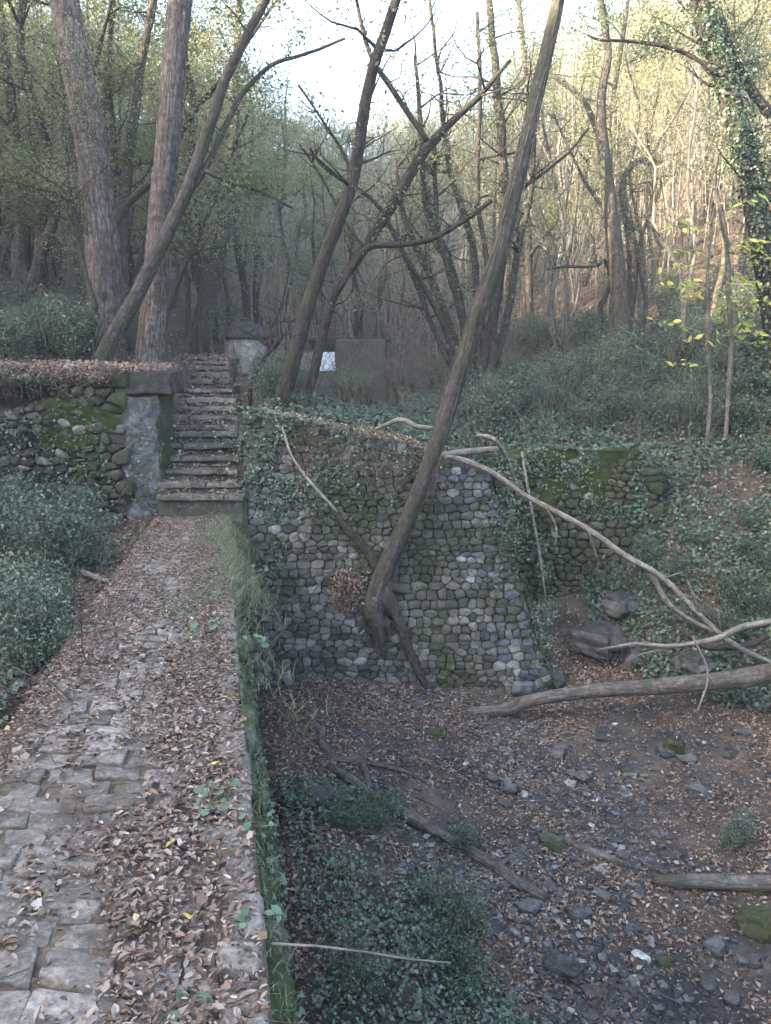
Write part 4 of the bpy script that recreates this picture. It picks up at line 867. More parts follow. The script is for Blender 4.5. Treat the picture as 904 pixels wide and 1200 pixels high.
leaves(mb, np.stack([X, v, Z], -1), np.tile([0, 0, 1.0], (len(X), 1)), np.where(rs.random(len(X)) < .16, rs.uniform(.028, .044, len(X)), rs.uniform(.010, .032, len(X))), .55, LEAF8, .25, rs, 1.3); tag(mb.build('path_leaf_litter', m_litter), 'brown and pinkish dry leaves strewn over the paving', 'leaf litter', kind='stuff')
# litter elsewhere
def dens_lit(x, y):
    pth = (x > path_l(y) - .1) & (x < path_r(y) + .1) & (y < 12.3)
    n = vnoise(x * 1.1 + 30, y * 1.1) * .6 + vnoise(x * 3.3, y * 3.3 + 70) * .4
    d = np.clip(n * 1.9 - .25, .1, 1); bed = (x > 0.2) & (y < 10.5) & (x < 5)
    return np.where(pth, 0, d) * infront(x, y) * np.where(bed, .75, 1)
x, y = scatter(330000, -7, 9, 1, 13, dens_lit, rs); N = Hn(x, y); mb = MB()
leaves(mb, np.stack([x, y, H(x, y) + rs.uniform(.005, .035, len(x))], -1), N, np.where(rs.random(len(x)) < .5, rs.uniform(.04, .07, len(x)), rs.uniform(.02, .04, len(x))), .5, LEAF4, .3, rs, 1.2); tag(mb.build('ravine_leaf_litter', m_litter_dk), 'dull brown leaf litter over the ravine floor and lower banks', 'leaf litter', kind='stuff')
x, y = scatter(110000, -16, 18, 12.6, 34, lambda x, y: dens_lit(x, y) * np.clip(22 / y, .3, 1) * .8, rs); N = Hn(x, y); mb = MB()
leaves(mb, np.stack([x, y, H(x, y) + rs.uniform(.005, .05, len(x))], -1), N, rs.uniform(.06, .11, len(x)), .5, LEAF4, .35, rs, 1.2); tag(mb.build('wood_leaf_litter', m_litter), 'pinkish brown leaf litter on the terrace and hillside', 'leaf litter', kind='stuff')
# leaves caught on the steps and along wall tops
mb = MB()
for k in range(16):
    a, c = STEPS[k]; n = 190; X = a[0] + (c[0] - a[0]) * rs.beta(.8, .8, n); Y = YS[k] + rs.beta(1.2, 1.5, n) * .3 - .03; leaves(mb, np.stack([X, Y, a[2] + .012 + rs.uniform(0, .05, n) * (Y > YS[k] + .05)], -1), np.tile([0, -.2, 1.], (n, 1)), rs.uniform(.035, .07, n), .5, LEAF8, .35, rs, 1.2)
n = 1500; X = rs.uniform(-2.1, 1.0, n); leaves(mb, np.stack([X, cw_front(cw_top(X)) + rs.uniform(-.02, .7, n), cw_top(X) + rs.uniform(-.03, .10, n)], -1), np.tile([0, -.3, 1.], (n, 1)), .06, .5, LEAF4, .5, rs)
n = 3800; X = rs.uniform(-9, -3.45, n); leaves(mb, np.stack([X, rs.uniform(12.2, 13.3, n), 1.58 + .1 * fbm(X * 3, X * 0) + rs.uniform(-.02, .1, n)], -1), np.tile([0, -.4, 1.], (n, 1)), .055, .5, LEAF4, .5, rs)
mbK = mb; mb = MB(); n = 4200; X = rs.uniform(-9.5, float(b0[0]), n); tt_ = rs.uniform(0, 1, n); ov_ = .28 + .14 * fbm(X * 1.3, X * 0, 3); an_ = tt_ * 2.6
leaves(mb, np.stack([X, 12.75 - ov_ * np.sin(an_) * 1.5 - .03, 1.44 + .16 * np.cos(an_) + .12 * fbm(X * .9, X * 0 + 3)], -1), np.stack([X * 0, -np.sin(an_), np.cos(an_)], -1), rs.uniform(.02, .06, n), .5, LEAF4, .6, rs)
tag(mb.build('lip_leaf_litter', m_litter_dk), 'old leaves matted on the earth lip of the left wall', 'leaf litter', kind='stuff'); mb = mbK
n = 1600; X = rs.normal(3.75, .35, n); Y_ = rs.normal(12.55, .4, n); leaves(mb, np.stack([X, Y_, np.maximum(H(X, Y_), -9) + rs.uniform(0, .12, n)], -1), np.tile([0, -.5, 1.], (n, 1)), .06, .45, LEAF4, .6, rs)
for (cx_, cz_, sx_, sz_, n) in ((-1.05, .15, .4, .2, 600), (-1.3, -.7, .10, .5, 300), (3.9, -3.0, .5, .5, 700), (.2, .05, .5, .15, 350)):
    X = rs.normal(cx_, sx_, n); Zz = np.minimum(rs.normal(cz_, sz_, n), cw_top(X)); leaves(mb, (wsurf if cx_ < 2 else msurf)(X, Zz, np.abs(rs.normal(.05, .05, n))), np.tile([0, -1, .3], (n, 1)), .05, .4, LEAF4, .7, rs)
tag(mb.build('step_leaf_litter', m_litter), 'dry leaves lodged on the steps and wall tops', 'leaf litter', kind='stuff')
# ivy and creepers over the walls
mb = MB()
def wall_leaves(n, cx, cz, sx, sz, size, sfn, asp=.7, dn=-.1):
    X = rs.normal(cx, sx, n); Zz = rs.normal(cz, sz, n); k = (vnoise(X * 3 + 5, Zz * 3) > .38); X, Zz = X[k], Zz[k]; S = sfn(X, Zz, np.abs(rs.normal(.05, .06, len(X))))
    leaves(mb, S, np.tile([0, -1.0, .5], (len(X), 1)), size, asp, LEAF4, .5, rs)
def ctop(sfn, lim):
    def f(u, v, h): v = np.minimum(v, lim(u) + .08); return sfn(u, v, h)
    return f
wall_leaves(3600, -1.6, .3, .42, .55, .055, ctop(wsurf, cw_top)); wall_leaves(1100, -.9, .1, .5, .4, .05, ctop(wsurf, cw_top)); wall_leaves(700, -1.9, -1.2, .2, .6, .05, ctop(wsurf, cw_top)); wall_leaves(500, .3, -.1, .4, .25, .05, ctop(wsurf, cw_top))
wall_leaves(3400, 2.9, -.05, 1.1, .28, .055, ctop(msurf, mw_top)); wall_leaves(1500, 2.2, -1.2, .5, .8, .05, ctop(msurf, mw_top)); wall_leaves(2400, 4.3, -.8, .35, .9, .06, ctop(msurf, mw_top))
wall_leaves(900, 2.0, -.9, .18, .7, .05, wsurf); wall_leaves(600, 2.6, -2.4, .14, .6, .045, wsurf)
wall_leaves(1500, -6.3, .7, 1.3, .35, .05, lsurf); wall_leaves(500, -4.9, .3, .25, .5, .045, lsurf); wall_leaves(900, -7, .2, 1.5, .5, .06, lsurf); wall_leaves(600, -5.1, -.4, .8, .4, .06, lsurf)
Y_ = rs.uniform(12.2, 17, 1500); leaves(mb, np.stack([-2.25 + rs.normal(0, .07, 1500), Y_, np.interp(Y_, YS, STZ) + rs.normal(-.05, .1, 1500)], -1), np.tile([.3, -.3, 1.], (1500, 1)), .055, .7, LEAF4, .6, rs)
n = 1500; X = rs.uniform(-9.5, -4.6, n); tt_ = rs.uniform(0, 1, n); an_ = tt_ * 2.8; kk_ = vnoise(X * 1.6 + 9, tt_ * 3) > .45; X, an_ = X[kk_], an_[kk_]; leaves(mb, np.stack([X, 12.72 - .3 * np.sin(an_) * 1.5 - .06, 1.46 + .16 * np.cos(an_)], -1), np.stack([X * 0, -np.sin(an_), np.cos(an_) + .3], -1), .055, .7, LEAF4, .5, rs)
tag(mb.build('wall_ivy', m_ivy), 'ivy and creeper draped over the retaining walls and step edge', 'ivy', kind='stuff')
# grass and moss strip at the right side of the path
def blades(mb, P, h, wd, rs, lean=.5):
    n = len(P); a = rs.uniform(0, 6.28, n); d = np.stack([np.cos(a), np.sin(a), np.zeros(n)], -1); s = np.stack([-np.sin(a), np.cos(a), np.zeros(n)], -1); hh = h * rs.uniform(.5, 1.3, n)[:, None]; ln = lean * rs.uniform(.2, 1.4, n)[:, None]
    V = np.stack([P - s * wd, P + s * wd, P + d * hh * ln * .35 + [0, 0, 1] * hh * .6 + s * wd * .7, P + d * hh * ln * .35 + [0, 0, 1] * hh * .6 - s * wd * .7, P + d * hh * ln + [0, 0, 1] * hh * .9], 1)
    o = (np.arange(n) * 5)[:, None]; mb.add(V.reshape(-1, 3), np.array([[3, 2, 4]]) + o, np.array([[0, 1, 2, 3]]) + o)
mb = MB(); n = 15000; v = rs.uniform(4.3, 12.1, n); u = 1.16 + rs.normal(0, .22, n) + .12 * np.sin(v * 1.7); k = rs.random(n) < np.clip(vnoise(u * 3, v * 1.5) * 1.6 - .1, 0, 1) * sst(4, 6.5, v); u, v = u[k], v[k]
X = path_l(v) + .03 + u * (path_r(v) - path_l(v) - .1) / 1.2; Z = path_surf(X, v) - np.maximum(u - 1.25, 0) * .8; blades(mb, np.stack([X, v, Z], -1), .085, .003, rs, 1.5)
n = 2500; v = rs.uniform(1.2, 12, n); X = path_r(v) + rs.uniform(-.12, .03, n); blades(mb, np.stack([X, v, path_z(v) - .03 - np.maximum(X - path_r(v) + .05, 0) * 1.5], -1), .035, .0022, rs, 1.4)
n = 2200; v = rs.uniform(2, 12, n); X = path_l(v) - rs.uniform(-.05, .25, n); blades(mb, np.stack([X, v, H(X, v)], -1), .09, .003, rs, 1.0)
n = 9000; v = .8 + 7 * rs.random(n) ** 1.6; dz = rs.uniform(0, .8, n); X = path_r(v) - .02 + .03 * dz + rs.uniform(-.02, .03, n); blades(mb, np.stack([X, v, path_z(v) - .05 - dz], -1), .018, .0022, rs, 2.5)
tag(mb.build('grass', m_grass), 'pale green grass tufts along the path edges', 'grass', kind='stuff')
mb = MB(); n = 34000; v = .8 + 11 * rs.random(n) ** 1.8; dz = rs.uniform(0, 1, n) ** 1.3 * 1.9; X = path_r(v) - .03 + .03 * dz; k = rs.random(n) < np.clip(vnoise(v * 2.2, dz * 2) * 1.7 - .2, 0, 1); X, v, dz = X[k], v[k], dz[k]
leaves(mb, np.stack([X + rs.uniform(0, .07, len(X)), v, path_z(v) - .06 - dz], -1), np.tile([1., 0, .5], (len(X), 1)), rs.uniform(.012, .036, len(X)), .7, LEAF4, .5, rs); tag(mb.build('edge_creeper', m_ivy), 'small leaved creeper and moss hanging on the causeway side', 'creeper', kind='stuff')
# gravel
tm = []
for k in range(5): m_ = MB(); rock(m_, (0, 0, 0), 1, (1, .75, .5), k * 3.7, 4, 1.0); tm.append((np.concatenate(m_.V), np.concatenate(m_.Q)))
def peb(mb, P, s, rs):
    for k in range(5):
        q = P[k::5]; n = len(q); V, Q = tm[k]; a = rs.uniform(0, 6.28, n); ss = s[k::5]; ca, sa = np.cos(a)[:, None], np.sin(a)[:, None]
        W = np.stack([V[None, :, 0] * ca - V[None, :, 1] * sa, V[None, :, 0] * sa + V[None, :, 1] * ca, np.repeat(V[None, :, 2], n, 0)], -1) * ss[:, None, None] + q[:, None]
        mb.add(W.reshape(-1, 3), (), (Q[None] + (np.arange(n) * len(V))[:, None, None]).reshape(-1, 4))
def dens_peb(x, y):
    ch = np.exp(-((x - (1.5 + .35 * np.sin(y * .8))) / 1.1) ** 2); return (np.clip(vnoise(x * 1.3, y * 1.3 + 40) * 1.8 - .45, 0, 1) * 1.0 * ch + .03) * (x > path_r(y) + .4) * (x < 5.5) * (y < 12)
mb = MB(); x, y = scatter(60000, -1.5, 5.5, 4, 12, dens_peb, rs); peb(mb, np.stack([x, y, H(x, y) + .008], -1), .010 + .055 * rs.random(len(x)) ** 4, rs)
tag(mb.build('gravel', m_pebble), 'fine dark gravel and pebbles washed along the streambed', 'gravel', kind='stuff')
# small twigs
mb = MB()
for _ in range(300):
    px, py = rs.uniform(335, 904), rs.uniform(815, 1200); p = hit(px, py, 4.4); a = rs.uniform(0, 6.28); L = rs.uniform(.15, .6); d = np.array([math.cos(a), math.sin(a), 0]) * L / 3
    pts = [p + d * t + rs.normal(0, .03, 3) for t in range(4)]
    for q in pts: q[2] = float(H(q[0], q[1])) + rs.uniform(.01, .06)
    tube(mb, np.array(pts), np.linspace(.006, .002, 4), 3, .1)
for _ in range(110):
    v = rs.uniform(1.2, 9); X = rs.uniform(float(path_l(v)) , float(path_r(v))); a = rs.uniform(0, 6.28); L = rs.uniform(.08, .3); p = np.array([X, v, float(path_surf(X, v)) + .035]); d = np.array([math.cos(a), math.sin(a), -.05]) * L / 3
    tube(mb, np.array([p + d * t + rs.normal(0, .012, 3) for t in range(4)]), np.linspace(.0025, .0012, 4), 3, .05)
for _ in range(240):
    px, py = rs.uniform(0, 150), rs.uniform(600, 900); p = hit(px, py, 3); d = rs.normal(0, 1, 3); d[2] = abs(d[2]) * .7; d *= rs.uniform(.1, .3); tube(mb, np.array([p + d * t + rs.normal(0, .03, 3) for t in range(4)]), np.linspace(.006, .002, 4), 3, .1)
for _ in range(330):
    if _ < 130: X = rs.uniform(-9, -4.6); p = np.array([X, 12.35, 1.45]); d = np.array([rs.normal(0, .15), -.05, -rs.uniform(.1, .5)])
    elif _ < 260: X = rs.uniform(-2.1, .8); zz_ = float(cw_top(X)) - rs.uniform(0, .5); p = wsurf(np.array(X), np.array(zz_), .08); d = np.array([rs.normal(0, .3), -.06, -rs.uniform(.1, .7)])
    else: X = rs.uniform(3, 5); zz_ = -rs.uniform(1.8, 3.4); p = msurf(np.array(X), np.array(zz_), .15); d = np.array([rs.normal(0, .4), -.3, -rs.uniform(0, .5)])
    tube(mb, np.array([p + d * t / 3 * 1.0 + rs.normal(0, .05, 3) * [1, .3, 1] for t in range(4)]), np.linspace(.007, .002, 4), 3, .08)
tag(mb.build('fallen_twigs', m_stem), 'thin fallen twigs scattered over path, bank and streambed', 'twigs', kind='stuff')

mb = MB(); rb = np.random.default_rng(404)
for _ in range(2600):
    Yb = rb.uniform(14.6, 34) if rb.random() < .75 else rb.uniform(13.3, 18); xb = rb.uniform(-.56, .58) * Yb
    if -4.3 < xb < -1.9 and Yb < 17.5: continue
    if Yb < 15.2 and xb > -2: xb = rb.uniform(-2, 8)
    b0_ = np.array([xb, Yb, float(H(xb, Yb)) - .05]); hgt = rb.uniform(.5, 2.6) * (1.3 if rb.random() < .3 else .8); a = rb.uniform(0, 6.28); ar = rb.uniform(.1, .9) * hgt
    P = [b0_ + np.array([math.cos(a) * ar * t ** 2, math.sin(a) * ar * t ** 2, hgt * (t - .28 * t * t * (ar / hgt))]) + rb.normal(0, .05, 3) * t for t in np.linspace(0, 1, 6)]
    rr_ = rb.uniform(.004, .012) * (Yb / 18) ** .5; C_, q_ = tube(mb, np.array(P), np.linspace(rr_, rr_ * .3, 6), 3, .3, 0, .08, rb.random() * 50)
    if rb.random() < .5: twiggery(mb, C_, q_, 3, hgt * .4, rb, .3, 1, .4, None, 1, 3)
tag(mb.build('bramble_thicket', m_stem), 'tangle of thin bare stems and brambles filling the undergrowth', 'undergrowth', kind='stuff')
mb = MB(); ml = MB(); rb = np.random.default_rng(505); tp = []
for _ in range(900):
    Yb = rb.uniform(24, 62); xb = rb.uniform(-.22, .50) * Yb if rb.random() < .75 else rb.uniform(-.56, .56) * Yb
    z0 = float(H(xb, Yb)); hgt = rb.uniform(2.2, 6.5); 
    top_ = CAMZ + float(limit(xb, Yb)) * Yb - z0
    hgt = min(hgt, max(1.2, top_ * rb.uniform(.7, 1.15))); lx, ly = rb.normal(0, .16, 2) * hgt; rr_ = rb.uniform(.012, .035)
    C_, q_ = tube(mb, np.array([[xb, Yb, z0 - .1]] + [[xb + lx * t * t, Yb + ly * t, z0 + hgt * t] for t in (.25, .5, .75, 1)]), np.array([1.2, 1, .8, .5, .2]) * rr_, 4, .5, 0, .25, rb.random() * 50)
    t_ = []; twiggery(mb, C_, q_, 5, hgt * .22, rb, .35, 1, .5, t_, 1, 3); tp.append(np.vstack(t_))
tag(mb.build('distant_thicket', m_twig), 'dense mass of thin bare stems climbing the slope behind', 'thicket', kind='stuff')
A_ = np.vstack(tp); n = 46000; P_ = A_[rb.integers(0, len(A_), n)] + rb.normal(0, .22, (n, 3)); leaves(ml, P_, rb.normal(0, .5, (n, 3)) + [0, 0, .6], .085, .55, LEAF4, .6, rb)
tag(ml.build('distant_foliage', m_olive), 'thin pale green foliage over the slope behind', 'foliage', kind='stuff')
mb = MB(); ml = MB()
for _ in range(420):
    Yb = rb.uniform(60, 90); xb = rb.uniform(-.6, .6) * Yb; z0 = float(H(xb, Yb)); inb = abs(xb / Yb + .02) < .17; hgt = rb.uniform(3, 6) if inb else rb.uniform(6, 11)
    tube(mb, np.array([[xb, Yb, z0 - .3], [xb + rb.normal(0, .3), Yb, z0 + hgt * .5], [xb + rb.normal(0, .6), Yb, z0 + hgt]]), np.array([.12, .08, .03]), 4, 1.2)
    n = 330; q = rb.normal(0, 1, (n, 3)) * [hgt * .2, hgt * .2, hgt * .22]; cl = q[rb.integers(0, 14, n)] + rb.normal(0, .35, (n, 3)); leaves(ml, cl + [xb, Yb, z0 + hgt * .68], rb.normal(0, .5, (n, 3)) + [0, 0, .6], .24, .6, LEAF4, .6, rb)
tag(mb.build('far_wood_trunks', m_twig), 'trunks of the far off wood on the skyline', 'far wood', kind='stuff'); tag(ml.build('far_wood_foliage', m_olive), 'foliage of the far off wood on the skyline', 'far wood', kind='stuff')
# ------------------------------------------------------------------ logs, fallen branches, stones
def lying(name, L, mat, label, cat, group=None, seg=10, lift=.6, wob=.05, ridge=0.0, limbs=(), y0=4.2):
    P, R = [], []
    for q in L:
        p = G(q[0], q[1], q[3]) if len(q) > 3 else hit(q[0], q[1], y0); r = q[2] / 2 / 900 * np.linalg.norm(p - [0, 0, CAMZ]); 
        if len(q) <= 3: p = p + [0, 0, r * lift]
        P.append(p); R.append(r)
    if not limbs:
        mb = MB(); tube(mb, np.array(P), np.array(R), seg, .08, ridge, wob, P[0][0]); o = mb.build(name, mat, smooth=True, origin=P[0]); o.location = tuple(P[0]); return tag(o, label, cat, group)
    o = empty(name, P[0], label, cat, group); mb = MB(); tube(mb, np.array(P), np.array(R), seg, .08, ridge, wob, P[0][0]); mb.build('stem', mat, o, origin=P[0], smooth=True)
    for l in limbs:
        P2, R2 = [], []
        for q in l: p = G(q[0], q[1], q[3]) if len(q) > 3 else hit(q[0], q[1], y0) + [0, 0, .03]; P2.append(p); R2.append(q[2] / 2 / 900 * np.linalg.norm(p - [0, 0, CAMZ]))
        mb = MB(); tube(mb, np.array(P2), np.array(R2), 7, .08, 0, .03, 2); mb.build('limb', mat, o, origin=P[0], smooth=True)
    return o
lying('fallen_log', [(500, 835, 6, 11.35), (545, 836, 10, 11.2), (590, 832, 15, 11.1), (625, 820, 14, 11.0), (680, 811, 15, 11), (740, 806, 16, 10.85), (800, 802, 18, 10.65), (860, 796, 20, 10.4), (925, 785, 22, 10.1)], m_log, 'long brown fallen log lying across the foot of the cobbled wall to the right edge', 'log', seg=20, ridge=.12, wob=.06)
lying('fallen_branch', [(511, 533, 4, 12.45), (545, 540, 7, 12.35), (580, 556, 7, 12.2), (615, 580, 6, 12.05), (660, 604, 7, 11.9), (700, 627, 6.5, 11.8), (735, 652, 7, 11.6), (778, 678, 6, 11.4), (818, 718, 5, 11.2), (860, 755, 6, 11.0), (912, 780, 5, 10.9)], m_dead,
      'long pale bleached branch arching down from the wall top to the right', 'branch', wob=.04, limbs=[[(735, 652, 5, 11.6), (762, 672, 6, 11.6), (782, 705, 6, 11.55), (812, 728, 5, 11.5), (850, 745, 4, 11.4)], [(690, 622, 3, 11.8), (700, 655, 2, 11.9)], [(818, 718, 3, 11.2), (812, 695, 2, 11.1), (806, 680, 1, 11.1)], [(845, 742, 3, 11.1), (842, 715, 1, 11.0)], [(640, 594, 3, 11.95), (652, 618, 2, 11.9), (650, 640, 1, 11.9)], [(778, 678, 3, 11.4), (800, 670, 1, 11.3)]])
lying('fallen_branch', [(700, 762, 2, 11.3), (745, 755, 4, 11.1), (790, 757, 5, 10.9), (840, 748, 6, 10.8), (870, 735, 7, 10.7), (920, 726, 7, 10.6)], m_dead, 'thin pale branch lying level across the ivy bank at the right edge', 'branch', wob=.03, limbs=[[(800, 756, 4, 10.9), (770, 762, 3, 11), (748, 768, 2, 11.1), (740, 772, 1, 11.1)]])
lying('fallen_branch', [(900, 745, 6, 11), (880, 755, 7, 11), (850, 758, 8, 11.05), (825, 758, 6, 11.1), (800, 740, 5, 11.2)], m_bark_dark, 'short dark mossy branch behind the pale one at the right edge', 'branch')
lying('fallen_branch', [(440, 503, 4, 12.5), (470, 492, 6, 12.4), (490, 500, 6, 12.3), (530, 503, 5, 12.4)], m_dead, 'short pale bent branch lying on the wall top behind the leaning trunk', 'branch')
lying('fallen_branch', [(505, 535, 6, 12.6), (545, 530, 8, 12.7), (590, 526, 7, 12.9)], m_dead, 'short straight pale branch on the corner of the cobbled wall', 'branch')
lying('fallen_branch', [(360, 838, 6), (374, 860, 9), (380, 882, 10), (396, 893, 10), (425, 895, 9)], m_log, 'dark crooked branch piece on the ravine bank near the causeway', 'branch', limbs=[[(425, 895, 8), (430, 915, 8), (434, 925, 6)], [(425, 895, 4), (470, 905, 5), (500, 920, 3)]])
lying('fallen_branch', [(384, 902, 8), (410, 918, 11), (432, 936, 13), (455, 952, 14), (480, 965, 15), (520, 985, 11), (560, 1010, 13), (600, 1037, 13), (640, 1058, 12)], m_log, 'long dark branch slanting down the ravine bank to a pale broken end', 'branch', lift=1.0, ridge=.08)
lying('fallen_log', [(766, 1036, 9), (785, 1041, 14), (830, 1043, 15), (870, 1044, 16), (915, 1046, 17)], m_log, 'short dark rotten log at the lower right edge of the streambed', 'log', lift=1.1, ridge=.15)
lying('fallen_branch', [(0, 806, 9), (30, 806, 10), (66, 799, 8)], m_log, 'dark stick lying left of the path at the frame edge', 'branch', lift=1.0, y0=3)
lying('fallen_branch', [(92, 668, 5), (108, 680, 7), (130, 686, 5)], m_dead, 'small grey forked stick among the shrubs left of the path', 'branch', lift=1.5, y0=4)
lying('bare_twig', [(318, 1106, 3.5, 2.05), (370, 1109, 2.8, 2.1), (430, 1116, 2.4, 2.15), (480, 1124, 2, 2.2), (528, 1128, 1.5, 2.25)], m_dead, 'thin straw coloured twig sticking out sideways from the path edge', 'twig', wob=.01, seg=5)
lying('fallen_branch', [(705, 1026, 4), (745, 1030, 2)], m_dead, 'tiny pale stick in the middle of the streambed', 'branch')
lying('fallen_branch', [(560, 1030, 5), (640, 985, 6), (690, 1000, 9), (735, 1015, 6)], m_log, 'half buried dark root arching over the streambed stones', 'root')
for L, lab in (([(560, 510, 4, 12.6), (580, 515, 5, 12.45), (598, 545, 5, 12.9), (608, 580, 4, 13.3)], 'pale root hanging over the mossy wall behind the fallen branch'), ([(612, 530, 3, 13.5), (622, 590, 3, 13.4), (634, 660, 3, 13.2), (640, 700, 2, 13.2)], 'thin straight vine stem down the mossy wall'),
               ([(812, 745, 2, 9), (830, 790, 2, 9), (818, 835, 2, 9)], 'thin upright pale stem before the long log at the right'), ([(395, 600, 4, 11.5), (345, 540, 3, 11.8), (330, 500, 3, 12.0)], 'thin creeper stem climbing to the wall top left of the leaning trunk')):
    lying('creeper', L, m_twig, lab, 'vine', wob=.05, seg=6)
def stone(px, py, wpx, mat, label, sq=(1, .7, .55), k=0, group=None, y0=4.2, sink=.3, Yf=None, name='stone', flat=0, rot=None):
    p = G(px, py, Yf) if Yf else hit(px, py, y0); r = wpx / 2 / 900 * np.linalg.norm(p - [0, 0, CAMZ]); mb = MB(); rock(mb, (0, 0, 0), r * (.85 if wpx < 40 else 1), sq, k, 5 if wpx < 24 else 7 if wpx < 40 else 22, .95 if wpx < 40 else .75, rot if rot is not None else k * 1.3, flat)
    o = mb.build(name, mat); o.location = (p[0], p[1], p[2] + r * sq[2] * (1 - sink * 2) * .7); return tag(o, label, 'rock' if name != 'boulder' else 'boulder', group)
stone(613, 812, 38, m_quoin, 'whitish blue square boulder at the bottom right of the cobbled wall', (1, .8, .65), 1.1, y0=10.6, name='boulder', sink=.2)
stone(646, 800, 34, m_bould, 'dark wet boulder next to the whitish one under the wall corner', (1, .8, .7), 2.2, y0=10.6, name='boulder', sink=.2)
stone(700, 752, 62, m_bould, 'big rounded grey boulder roofing a dark hollow right of the wall foot', (1, .9, .52), 3.1, Yf=12.6, name='boulder')
stone(750, 778, 44, m_bould, 'rounded rock at the right of the dark hollow', (.9, .8, .8), 4.9, Yf=12.3, name='boulder')
stone(728, 712, 46, m_bould, 'earthy rock ledge above the hollow', (1, .9, .6), 5.2, Yf=13.1, name='boulder')
stone(815, 782, 50, m_bould, 'low dark rock half under ivy behind the long log', (1, .8, .45), 6.4, Yf=11.5, name='boulder')
stone(368, 945, 66, m_conc, 'mossy flat stone block on the bank beside the causeway', (1, .5, .36), 7.1, y0=5, flat=.8, rot=.1, sink=.1)
stone(338, 800, 24, m_pale, 'pale upright slab leaning at the left foot of the cobbled wall', (.7, .4, 1.1), 8.2, y0=10)
stone(647, 992, 34, m_mossw, 'greenish rounded stone under the arching root', (1, .8, .6), 9.3)
stone(828, 870, 14, m_pale, 'small whitish flat stone near the log at the right', (1, .7, .3), 10.1)
stone(668, 922, 17, m_pale, 'pointed whitish stone in the upper streambed', (1, .6, .8), 11.4)
stone(683, 916, 28, m_bould, 'smooth grey rounded stone beside the pointed whitish one', (1, .8, .6), 12.6)
stone(615, 932, 20, m_pale, 'flat pale stone left of the grey rounded one', (1, .5, .3), 13.1)
stone(703, 1018, 26, m_pale, 'pale tan flat stone in the middle of the streambed', (1, .6, .3), 14.4)
stone(763, 1108, 17, m_pale, 'white stone standing in the lower streambed', (.8, .6, 1.0), 15.3)
stone(750, 1124, 27, m_pale, 'tan flat stone beneath the white standing one', (1, .6, .35), 16.2)
stone(728, 998, 18, m_pale, 'small pale brick shaped stone near the dark cluster', (1, .5, .5), 17.7)
stone(662, 1140, 40, m_bould, 'large dark slate stone in the lower streambed left of middle', (1, .7, .5), 18.8)
stone(840, 1112, 26, m_bould, 'blue grey rounded stone at the lower right', (1, .8, .6), 19.9)
stone(655, 884, 30, m_bould, 'dark flat stone at the head of the streambed', (1, .6, .4), 20.2)
stone(508, 862, 26, m_mossw, 'pale mossy stone near the fallen log tip', (1, .8, .5), 21.3)
stone(570, 1192, 20, m_pale, 'white stone at the very bottom of the streambed', (1, .6, .5), 22.9)
stone(893, 1090, 44, m_mossw, 'mossy boulder half out of frame at the lower right', (1, .8, .8), 23.9)
grp_pts = [(600, 925), (640, 925), (628, 938), (655, 945), (595, 945), (742, 908), (735, 900), (790, 880), (805, 890), (815, 930), (775, 885), (748, 1005), (765, 1012), (755, 1020), (740, 1018), (778, 1002), (735, 1010), (620, 895), (560, 905), (575, 920), (700, 860), (860, 880), (880, 900),
           (640, 1045), (620, 1060), (660, 1062), (700, 1055), (730, 1060), (680, 1075), (655, 1130), (712, 1138), (735, 1145), (765, 1140), (700, 1165), (640, 1175), (605, 1165), (690, 1190), (740, 1180), (780, 1130), (800, 1095), (830, 1150), (860, 1170), (875, 1130), (845, 1190), (790, 1170), (720, 970), (690, 960), (755, 950), (830, 1010), (870, 860), (760, 845), (600, 1000)]
rs = np.random.default_rng(91)
for i, (a, b_) in enumerate(grp_pts):
    stone(a + rs.uniform(-6, 6), b_ + rs.uniform(-5, 5), rs.uniform(12, 30), m_bould if rs.random() < .85 else m_mossw, 'small dark grey stone lying among the leaf litter of the streambed', (1, rs.uniform(.6, .9), rs.uniform(.35, .65)), 30 + i * 1.7, 'small dark stones in the streambed')
# ------------------------------------------------------------------ weeds, fern, leaf clump
def weed(px, py, n, size, label, y0=1.5, hgt=.1, mat=m_weed, Yf=None, asp=.75, group=None, name='weed', down=0.0, fn=None):
    p = fn(px, py) if fn else (G(px, py, Yf) if Yf else None)
    if p is None:
        Y = np.arange(y0, 12, .01); d = ray(px, py); t = Y / d[1]; Pp = np.stack([d[0] * t, Y, CAMZ + d[2] * t], -1); k = np.where(Pp[:, 2] < path_z(Pp[:, 1]))[0][0]; p = Pp[k]
    rs = np.random.default_rng(int(px * 7 + py)); o = empty(name, p, label, 'plant', group); ms, ml = MB(), MB()
    for i in range(n):
        a = rs.uniform(0, 6.28); L = rs.uniform(.5, 1.2) * size * 1.6; e = np.array([math.cos(a) * L, math.sin(a) * L, hgt * rs.uniform(.5, 1.2) - down * L])
        if fn: e[1] = -abs(e[1])
        tube(ms, np.array([[0, 0, 0], e * [.4, .4, .8], e]), np.array([.003, .002, .0015]), 4, .04); leaves(ml, e[None], np.array([[0, -.2, 1.]]), size, asp, LEAF8, .3, rs, .5)
    ms.build('stems', m_grass, o); ml.build('foliage', mat, o); return o
weed(303, 1082, 8, .045, 'small blue green leafy weed on the path edge stones near the bottom', hgt=.05)
weed(300, 975, 5, .04, 'single upright weed between the kerb stones', hgt=.06)
weed(245, 955, 10, .045, 'sprawling green weed with long pale stems in the middle of the leafy path', hgt=.08)
weed(265, 945, 6, .05, 'tuft of small leaves behind the sprawling weed', hgt=.10)
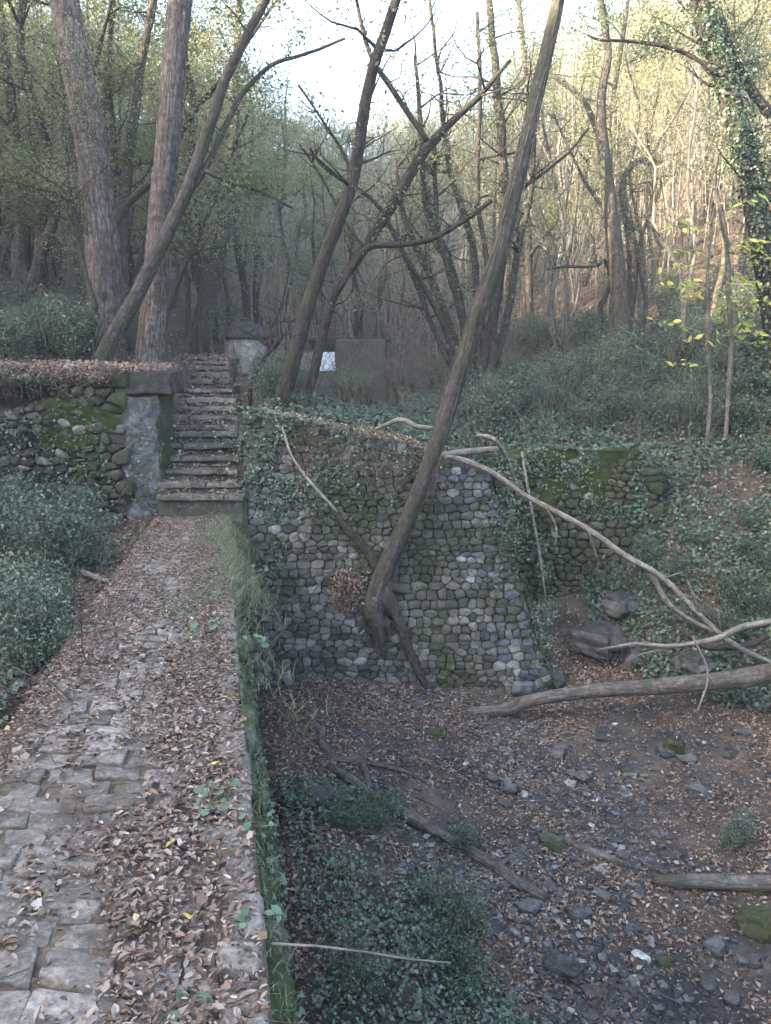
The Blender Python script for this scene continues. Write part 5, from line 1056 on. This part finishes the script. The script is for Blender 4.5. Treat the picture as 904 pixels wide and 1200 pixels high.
weed(240, 748, 9, .065, 'broad leaved bluish weed on the grassy right side of the path', hgt=.12)
weed(295, 765, 9, .06, 'broad leaved weed at the rim above the ravine', hgt=.12)
weed(305, 690, 12, .05, 'straggly light green weed near the left end of the cobbled wall', hgt=.2)
weed(205, 1185, 4, .05, 'tiny green seedling at the bottom of the path', hgt=.03)
weed(640, 640, 22, .13, 'fern like bright green plant rooted in the mossy wall', fn=lambda a, b: G(a, b, 13.35), hgt=.25, asp=.35, name='fern', down=.35)
weed(850, 1040, 10, .07, 'pale leaved weed over the rotten log at lower right', fn=lambda a, b: hit(a, b, 4.2), hgt=.15)
p = wallpt(408, 690, .1); mb = MB(); n = 900; P = np.random.default_rng(5).normal(0, 1, (n, 3)) * [.15, .05, .17]; rs = np.random.default_rng(6); leaves(mb, P + [0, -.08, 0], rs.normal(0, 1, (n, 3)), .07, .45, LEAF8, .6, rs, 1.4)
o = mb.build('leaf_clump', m_litter); o.location = tuple(p); tag(o, 'reddish brown clump of dead leaves caught beside the foot of the leaning trunk', 'leaf clump')

# ------------------------------------------------------------------ the damp air of the ravine
m, t, o_ = M('ravine_air'); vol = nd(t, 'ShaderNodeVolumePrincipled'); vol.inputs['Color'].default_value = (.94, .97, 1, 1); vol.inputs['Density'].default_value = .0016; vol.inputs['Anisotropy'].default_value = .3
t.links.new(vol.outputs[0], o_.inputs['Volume'])
bz0 = float(ZZ.min()) - 1; bz1 = max(float(ZZ.max()), 24) + 1; print('TOP', bz1)
hx0, hx1, hy0, hy1 = xs[0] - 1, xs[-1] + 1, ys[0] - 1, ys[-1] + 1
V = [(hx0, hy0, bz0), (hx1, hy0, bz0), (hx1, hy1, bz0), (hx0, hy1, bz0), (hx0, hy0, bz1), (hx1, hy0, bz1), (hx1, hy1, bz1), (hx0, hy1, bz1)]
tag(build('haze', V, [[[3, 2, 1, 0], [4, 5, 6, 7], [0, 1, 5, 4], [1, 2, 6, 5], [2, 3, 7, 6], [3, 0, 4, 7]]], m), kind='stuff')
